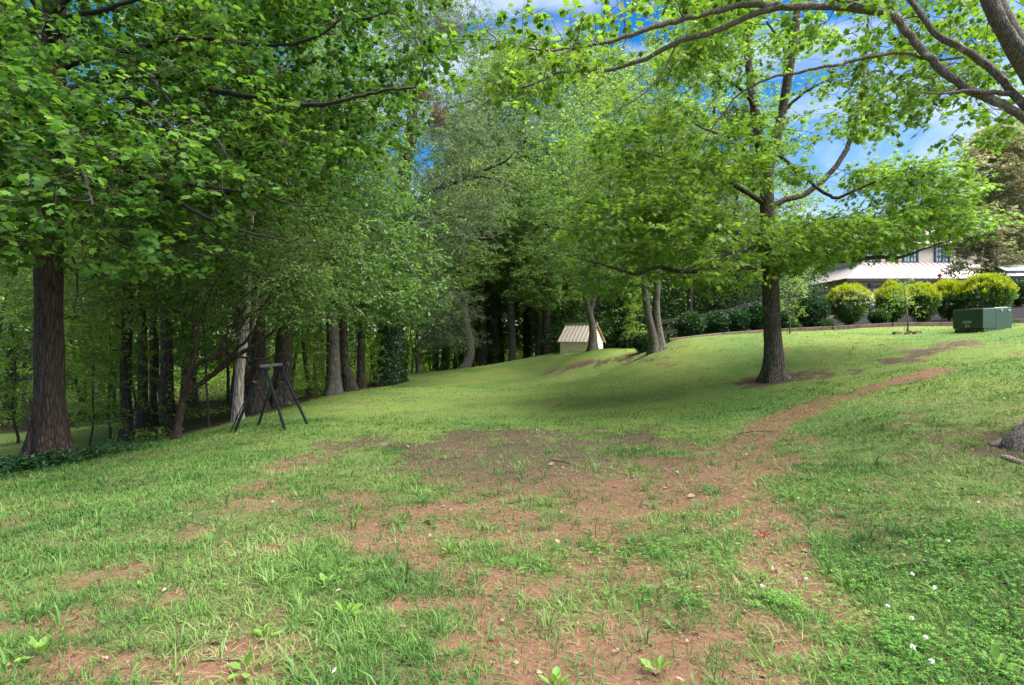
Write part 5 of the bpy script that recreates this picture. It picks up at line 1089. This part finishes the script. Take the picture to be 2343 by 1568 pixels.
def add_tufts(n, y0, y1, k, hgt, wid, rad_, pw, keep):
    x, y = field(rg, n, y0, y1, pw); di, br, la, mu = masks(x, y)
    dens = la * (1 - di) ** 1.2 * (1 - mu); p = np.clip(dens * keep(x, y) + .13 * la * (y < 10), 0, 1); s = rg.random(n) < p
    x, y, p = x[s], y[s], p[s]; n2 = len(x); kk = k
    X = np.repeat(x, kk); Y = np.repeat(y, kk); a = rg.uniform(0, 6.283, n2 * kk); rr = rg.uniform(0, 1, n2 * kk) ** .7 * rad_
    X = X + np.cos(a) * rr; Y = Y + np.sin(a) * rr; tall = np.repeat(rg.lognormal(0, .32, n2), kk) * rg.uniform(.55, 1.2, n2 * kk)
    R_.append(np.column_stack([X, Y, H(X, Y) - .012])); Hh.append(hgt * tall); Ww.append(wid * rg.uniform(.6, 1.35, n2 * kk)); Le.append(np.abs(rg.normal(.75, .42, n2 * kk))); Az.append(a + rg.normal(0, .7, n2 * kk))
def flush(name, mat, lab):
    blades(name, np.concatenate(R_), np.concatenate(Hh), np.concatenate(Ww), np.concatenate(Le), np.concatenate(Az), mat, lab)
    for q in (R_, Hh, Ww, Le, Az): q.clear()
patch = lambda x, y: np.clip(.35 + 1.3 * (fbm(x * 1.6 + 40, y * 1.6, 4) - .3), .12, 1)
add_tufts(22000, 1.5, 4.2, 9, .062, .0046, .05, 2.0, patch)
add_tufts(36000, 4.2, 8, 8, .056, .006, .07, 2.0, patch)
add_tufts(16000, 8, 11, 7, .048, .009, .12, 1.8, lambda x, y: .5 + .5 * patch(x, y))
flush('grass', M['grass'], 'patchy near lawn grass with tufts and bare gaps')
add_tufts(34000, 8, 15, 7, .038, .010, .15, 1.8, lambda x, y: (.45 + .45 * patch(x, y)) * np.clip((y - 8) / 2.5, .15, 1))
add_tufts(70000, 15, 36, 5, .030, .018, .28, 1.5, lambda x, y: .85 + 0 * x)
add_tufts(6500, 9, 30, 10, .06, .016, .12, 1.6, lambda x, y: np.clip((vnoise(x * .5, y * .5) - .35) * 2, 0, 1))
flush('lawn_grass_sun_tint', M['lawn_grass_sun_tint'], 'short grass of the farther lawn and mound, sunlight painted in as yellow green')
# coarse broad bladed tufts close by
M['coarse_grass'] = grass_mat('coarse_grass', [(0, (.05, .115, .03)), (.5, (.105, .19, .05)), (1, (.18, .27, .085))])
x, y = field(rg, 620, 1.8, 7.5, 1.6); di, br, la, mu = masks(x, y); s = rg.random(620) < np.clip(1 - di * .75, .2, 1); x, y = x[s], y[s]; k = 12
X = np.repeat(x, k); Y = np.repeat(y, k); n_ = len(X); a = rg.uniform(0, 6.283, n_)
blades('coarse_grass', np.column_stack([X + np.cos(a) * .02, Y + np.sin(a) * .02, H(X, Y) - .01]), .13 * rg.uniform(.5, 1.35, n_), .0085 * rg.uniform(.7, 1.3, n_), np.abs(rg.normal(.75, .4, n_)), a, M['coarse_grass'], 'coarse broad bladed grass tufts near the bare soil', .6)
# dry straw lying on the bare soil
M['straw'] = grass_mat('straw', [(0, (.10, .065, .04)), (.5, (.20, .145, .09)), (1, (.38, .31, .21))], .1)
x, y = field(rg, 40000, 1.6, 9, 1.7); di, br, la, mu = masks(x, y); s = rg.random(len(x)) < np.clip(.22 + di * .8 - br * .4, 0, 1); x, y = x[s], y[s]; n_ = len(x)
blades('straw', np.column_stack([x, y, H(x, y) + rg.uniform(-.002, .012, n_)]), rg.uniform(.03, .10, n_), np.full(n_, .0022) * rg.uniform(.7, 1.5, n_), rg.normal(1.5, .12, n_), rg.uniform(0, 6.283, n_), M['straw'], 'dry straw and pine needles lying on the bare clay', .05)

x, y = field(rg, 9000, 1.6, 15, 1.6); di, br, la, mu = masks(x, y); s = rg.random(len(x)) < np.clip(.12 + di * .7, 0, 1); x, y = x[s], y[s]; n_ = len(x); a = rg.uniform(0, 6.283, n_)
o = place_leaves('leaf_litter', BLADE3, np.column_stack([x, y, H(x, y) + rg.uniform(.001, .012, n_)]), np.stack([np.cos(a), np.sin(a), rg.normal(0, .25, n_)], 1), np.array([0, 0, 1.]) + rg.normal(0, .4, (n_, 3)), rg.lognormal(-3.9, .45, n_), (0, 0, 0), M['leaf_brown'], None, 'leaf_litter'); tag(o, 'scraps of dead brown leaf strewn over the soil', None, None, 'stuff')
M['pebble'] = plain_mat('pebble', (.13, .085, .06), .9, var=.4, scale=25)
PEB = (np.array([(0, 0, .35), (.5, .1, 0), (.1, .55, 0), (-.5, .2, 0), (-.2, -.5, 0), (.35, -.4, 0)], float), np.array([(0, 1, 2), (0, 2, 3), (0, 3, 4), (0, 4, 5), (0, 5, 1)]))
x, y = field(rg, 16000, 1.6, 9, 1.7); di, br, la, mu = masks(x, y); s = rg.random(len(x)) < di * .9; x, y = x[s], y[s]; n_ = len(x); a = rg.uniform(0, 6.283, n_)
o = place_leaves('pebbles', PEB, np.column_stack([x, y, H(x, y) - .012 * di[s] + .001]), np.stack([np.cos(a), np.sin(a), 0 * a], 1), np.array([0, 0, 1.]) + rg.normal(0, .15, (n_, 3)), rg.lognormal(-4.6, .5, n_), (0, 0, 0), M['pebble'], None, 'pebbles'); tag(o, 'clods and small pebbles on the bare clay', None, None, 'stuff')
# ------------------------------------------------------------------ clover
def heart():
    V = [(0, 0, 0)]; T = []
    for a in (0, 120, 240):
        b = len(V); ca, sa = math.cos(rad(a)), math.sin(rad(a))
        for x, y, z in [(-.28, .42, .06), (-.24, .72, .05), (0, .62, 0), (.24, .72, .05), (.28, .42, .06)]: V.append((x * ca - y * sa, x * sa + y * ca, z))
        T += [(0, b + 2, b + 1), (0, b + 1, b), (0, b + 3, b + 2), (0, b + 4, b + 3)]
    return np.array(V, float), np.array(T)
CLOVER = heart()
M['clover'] = leaf_mat('clover', (.045, .135, .025), (.085, .21, .035), (.15, .30, .05), .3, spec=.12, rough=.7)
rg = np.random.default_rng(500)
def g2(px, py): return ground_at(px, py)
zones = [(2050, 1380, 1.15, .62, 1.0), (1480, 1280, .6, .36, 1.6), (2000, 1130, 1.6, .55, .6), (1850, 1400, .5, .22, 1.0), (2200, 1500, .75, .35, 1.0), (1280, 1300, .4, .2, .7), (880, 1330, .3, .14, .8), (1980, 1480, .4, .18, .9), (1500, 1370, .45, .15, .9), (1150, 1480, .3, .1, .5), (700, 1330, .35, .15, .4), (2330, 1250, .8, .5, .8), (1560, 1200, .5, .25, .5), (2100, 1560, .5, .2, 1.0)]
pts = []
for px, py, rx, ry, de in zones:
    c = g2(px, py); n_ = int(1500 * rx * ry * de / .36 * .8); a = rg.uniform(0, 6.283, n_); q = np.sqrt(rg.random(n_)) * (1 + .25 * rg.normal(0, 1, n_)); x = c[0] + np.cos(a) * q * rx; y = c[1] + np.sin(a) * q * ry
    ok = (fbm(x * 4, y * 4, 3) > .40); di = masks(x, y)[0]; ok &= rg.random(n_) > di * .6; pts.append(np.column_stack([x[ok], y[ok]]))
x, y = field(rg, 16000, 3.0, 11, 1.6); ok = (fbm(x * 1.3 + 60, y * 1.3, 3) > .52) & (masks(x, y)[0] < .3) & (masks(x, y)[2] > .6) & (np.abs(x) > .28 * y); pts.append(np.column_stack([x[ok], y[ok]]))
pts = np.concatenate(pts); N = len(pts); pz = H(pts[:, 0], pts[:, 1]) + rg.uniform(.012, .06, N)
up = np.array([0, 0, 1.]) + rg.normal(0, .3, (N, 3)); aa = rg.uniform(0, 6.28, N)
o = place_leaves('clover', CLOVER, np.column_stack([pts, pz]), np.stack([np.cos(aa), np.sin(aa), 0 * aa], 1), up, rg.uniform(.012, .023, N), (0, 0, 0), M['clover'], None, 'clover'); tag(o, 'patches of three leaved clover spreading over the grass', None, None, 'stuff')
# white clover heads
M['petal'] = plain_mat('petal', (.78, .76, .70), .7, var=.05); M['petal_base'] = plain_mat('petal_base', (.55, .42, .32), .7)
fl = [(2115, 1473, 'white clover head in the clover low by the bottom edge, left of the two biggest'), (2086, 1496, 'ragged white clover head just below another, in the clover'), (2129, 1532, 'largest white clover head, on the clover nearest the camera'), (2085, 1320, 'small white clover head on a tall stem in the clover'), (2136, 1350, 'faint white clover head half hidden by clover leaves'), (2084, 1425, 'white clover head between grass stems above the biggest heads'),
      (1842, 1330, 'white clover head beside the bare clay strip'), (1742, 1346, 'white clover head at the foot of the broad grass blade'), (1825, 1143, 'pale clover head in the grass beside the clay path'), (1941, 1126, 'tiny pale clover head in the grass, farthest from the clay path'), (2168, 1248, 'pale clover head alone in the right hand grass'), (2028, 1396, 'small pale clover head above the clay gap in the clover'), (2237, 1155, 'tiny pale clover head in the shaded grass by the overhanging tree')]
for i, (px, py, lb) in enumerate(fl):
    g_ = ground_at(px, py + 38 if py > 1300 else py + 14); rgf = np.random.default_rng(i); hh = .10 if py > 1300 else .06
    r_ = empty('clover_flower', g_); tag(r_, lb, 'clover flower', 'white clover flowers')
    wd = Wood(); wd.tube(np.array([[0, 0, -.01], [.004, .003, hh * .5], [.006, 0, hh]]), [.0016, .0015, .0013], 5); link('stem', wd.mesh('stem', (0, 0, 0)), M['clover'], r_, True)
    n_ = 46; u = nrm(rgf.normal(0, 1, (n_, 3)) + [0, 0, .25]); rr = .0085 if py > 1300 else .007
    ho = place_leaves('h', OVAL, np.tile([.006, 0, hh + .004], (n_, 1)) + u * rr * .45, u + [0, 0, .25], rgf.normal(0, 1, (n_, 3)), rgf.uniform(.8, 1.1, n_) * rr * 1.15, (0, 0, 0), M['petal'], r_, 'flower_head')
# broad leaved plantain rosettes
M['plantain'] = leaf_mat('plantain', (.075, .17, .03), (.13, .24, .045), (.19, .31, .065), .3, spec=.15)
BROAD = (np.array([(0, 0, 0), (-.05, .25, 0), (-.21, .5, .04), (-.19, .78, .03), (0, 1, -.06), (.19, .78, .03), (.21, .5, .04), (.05, .25, 0), (0, .55, -.02)]), np.array([(8, 1, 0), (8, 2, 1), (8, 3, 2), (8, 4, 3), (8, 5, 4), (8, 6, 5), (8, 7, 6), (8, 0, 7)]))
pl = [(745, 1330, 7, .13, 'plantain with one upright oval leaf, on bare soil at the edge of the grass'), (790, 1395, 8, .13, 'wide low plantain rosette with a pale drooping leaf'), (860, 1285, 5, .10, 'small plantain above the wide low rosette'), (1030, 1255, 6, .11, 'plantain with a single bright upright leaf in the middle of the bare ground'), (1180, 1295, 5, .10, 'plantain among clover in the middle of the lawn'),
      (560, 1530, 6, .14, 'large plantain nearest the camera on the grassy left'), (605, 1450, 6, .12, 'plantain with two round leaves in coarse grass'), (1505, 1530, 7, .13, 'plantain standing on bare red clay'), (90, 1490, 7, .14, 'leafy plantain in the grass beside bare patches at far left'), (325, 1335, 3, .08, 'lone spoon shaped plantain leaf in the grass'), (355, 1400, 3, .08, 'lone rounded plantain leaf beside a dry leaf'),
      (1235, 1145, 4, .09, 'small plantain far out on the brown soil'), (1590, 1090, 5, .11, 'low spreading weed on the clay by the path'), (820, 1165, 5, .10, 'small weed at the shaded edge of the bare soil'), (1270, 1565, 6, .14, 'plantain cut by the bottom edge of the view'), (2280, 1520, 6, .12, 'broad leaved plantain amid the clover at far right')]
for i, (px, py, n_, sz, lb) in enumerate(pl):
    g_ = ground_at(px, py + 14); rgf = np.random.default_rng(900 + i); a = np.arange(n_) * 2.4 + rgf.uniform(0, 6); el_ = rgf.uniform(.2, .9, n_); el_[0] = 1.2
    al = np.stack([np.cos(a) * np.cos(el_), np.sin(a) * np.cos(el_), np.sin(el_)], 1); o = place_leaves('plantain', BROAD, np.tile([0., 0, .005], (n_, 1)) + al * .01, al, np.stack([-np.cos(a) * np.sin(el_), -np.sin(a) * np.sin(el_), np.cos(el_)], 1) + rgf.normal(0, .2, (n_, 3)), rgf.uniform(.7, 1.1, n_) * sz * .74, (0, 0, 0), M['plantain'], None, 'plantain')
    o.location = g_; tag(o, lb, 'weed', 'broad leaved weeds in the lawn')
# fallen leaves and scraps
M['dry_leaf'] = plain_mat('dry_leaf', (.30, .20, .14), .8, var=.25, scale=30); M['scrap'] = plain_mat('scrap', (.78, .78, .76), .6)
fa = [(370, 1362, .05, 'tan dry leaf lying in the grass above a lone round plantain leaf'), (230, 1512, .06, 'grey curled dry leaf in the coarse grass'), (765, 1362, .045, 'greyish dry leaf beside the upright plantain leaf'), (1620, 1355, .07, 'long brown dry leaf on the clay strip'), (1570, 1570, .05, 'pale grey dry leaf on the bare clay'), (930, 1440, .04, 'small tan dry leaf in the middle ground'), (1060, 1185, .04, 'light dry chip on the bare soil'), (1730, 1228, .04, 'brown dry leaf by the reddish seedling'), (2110, 1105, .06, 'dark dry leaf in the grass near the overhanging tree'), (965, 1160, .035, 'small dry flake on the brown soil'), (2330, 1160, .05, 'tan dry leaf at the far right of the grass')]
for i, (px, py, s, lb) in enumerate(fa):
    g_ = ground_at(px, py); rgf = np.random.default_rng(700 + i); a = rgf.uniform(0, 6.28); o = place_leaves('dry_leaf', BROAD, np.array([[0, 0, .012]]), np.array([[math.cos(a), math.sin(a), .15]]), np.array([[.2, .1, 1.]]), np.array([s]), (0, 0, 0), M['dry_leaf'], None, 'dry_leaf'); o.location = g_; tag(o, lb, 'dry leaf', 'dry leaves lying on the lawn')
g_ = ground_at(757, 1550); o = place_leaves('paper_scrap', BROAD, np.array([[0, 0, .01], [0.004, .004, .012]]), np.array([[.6, .2, .7], [-.5, .3, .5]]), np.array([[.1, -1, .4], [.3, -1, .5]]), np.array([.035, .022]), (0, 0, 0), M['scrap'], None, 'paper_scrap'); o.location = g_; tag(o, 'small bright white scrap lying on the soil at the bottom of the view', 'scrap')
M['red_leaf'] = leaf_mat('red_leaf', (.16, .03, .05), (.25, .06, .08), (.32, .1, .1), .3)
g_ = ground_at(1752, 1228); rgf = np.random.default_rng(5); n_ = 9; o = place_leaves('red_seedling', LANCE, np.zeros((n_, 3)), rgf.normal(0, 1, (n_, 3)) * [1, 1, .3] + [0, 0, .6], rgf.normal(0, 1, (n_, 3)), rgf.uniform(.05, .09, n_), (0, 0, 0), M['red_leaf'], None, 'red_seedling'); o.location = g_; tag(o, 'small dark red seedling on the clay strip', 'seedling')
# fallen sticks
for i, (p0, p1, lb) in enumerate([((1690, 995), (1770, 990), 'pale thin stick lying across the clay path'), ((2090, 1300), (2160, 1295), 'grey stick lying in the clover'), ((1260, 1055), (1330, 1075), 'thin stick on the dark soil of the bare patch'), ((600, 985), (640, 975), 'dark stick lying under the black stand')]):
    a, b_ = ground_at(*p0), ground_at(*p1); mid = (a + b_) / 2; wd = Wood(); q = resample(np.array([a, mid + [0, 0.02, .012], b_]) - mid + [0, 0, .012], .05); wd.tube(q, np.linspace(.008, .004, len(q)), 6); o = link('stick', wd.mesh('stick', (0, 0, 0)), M['twig'], None, True); o.location = mid; tag(o, lb, 'stick', 'sticks fallen on the lawn')

if False:
    pass
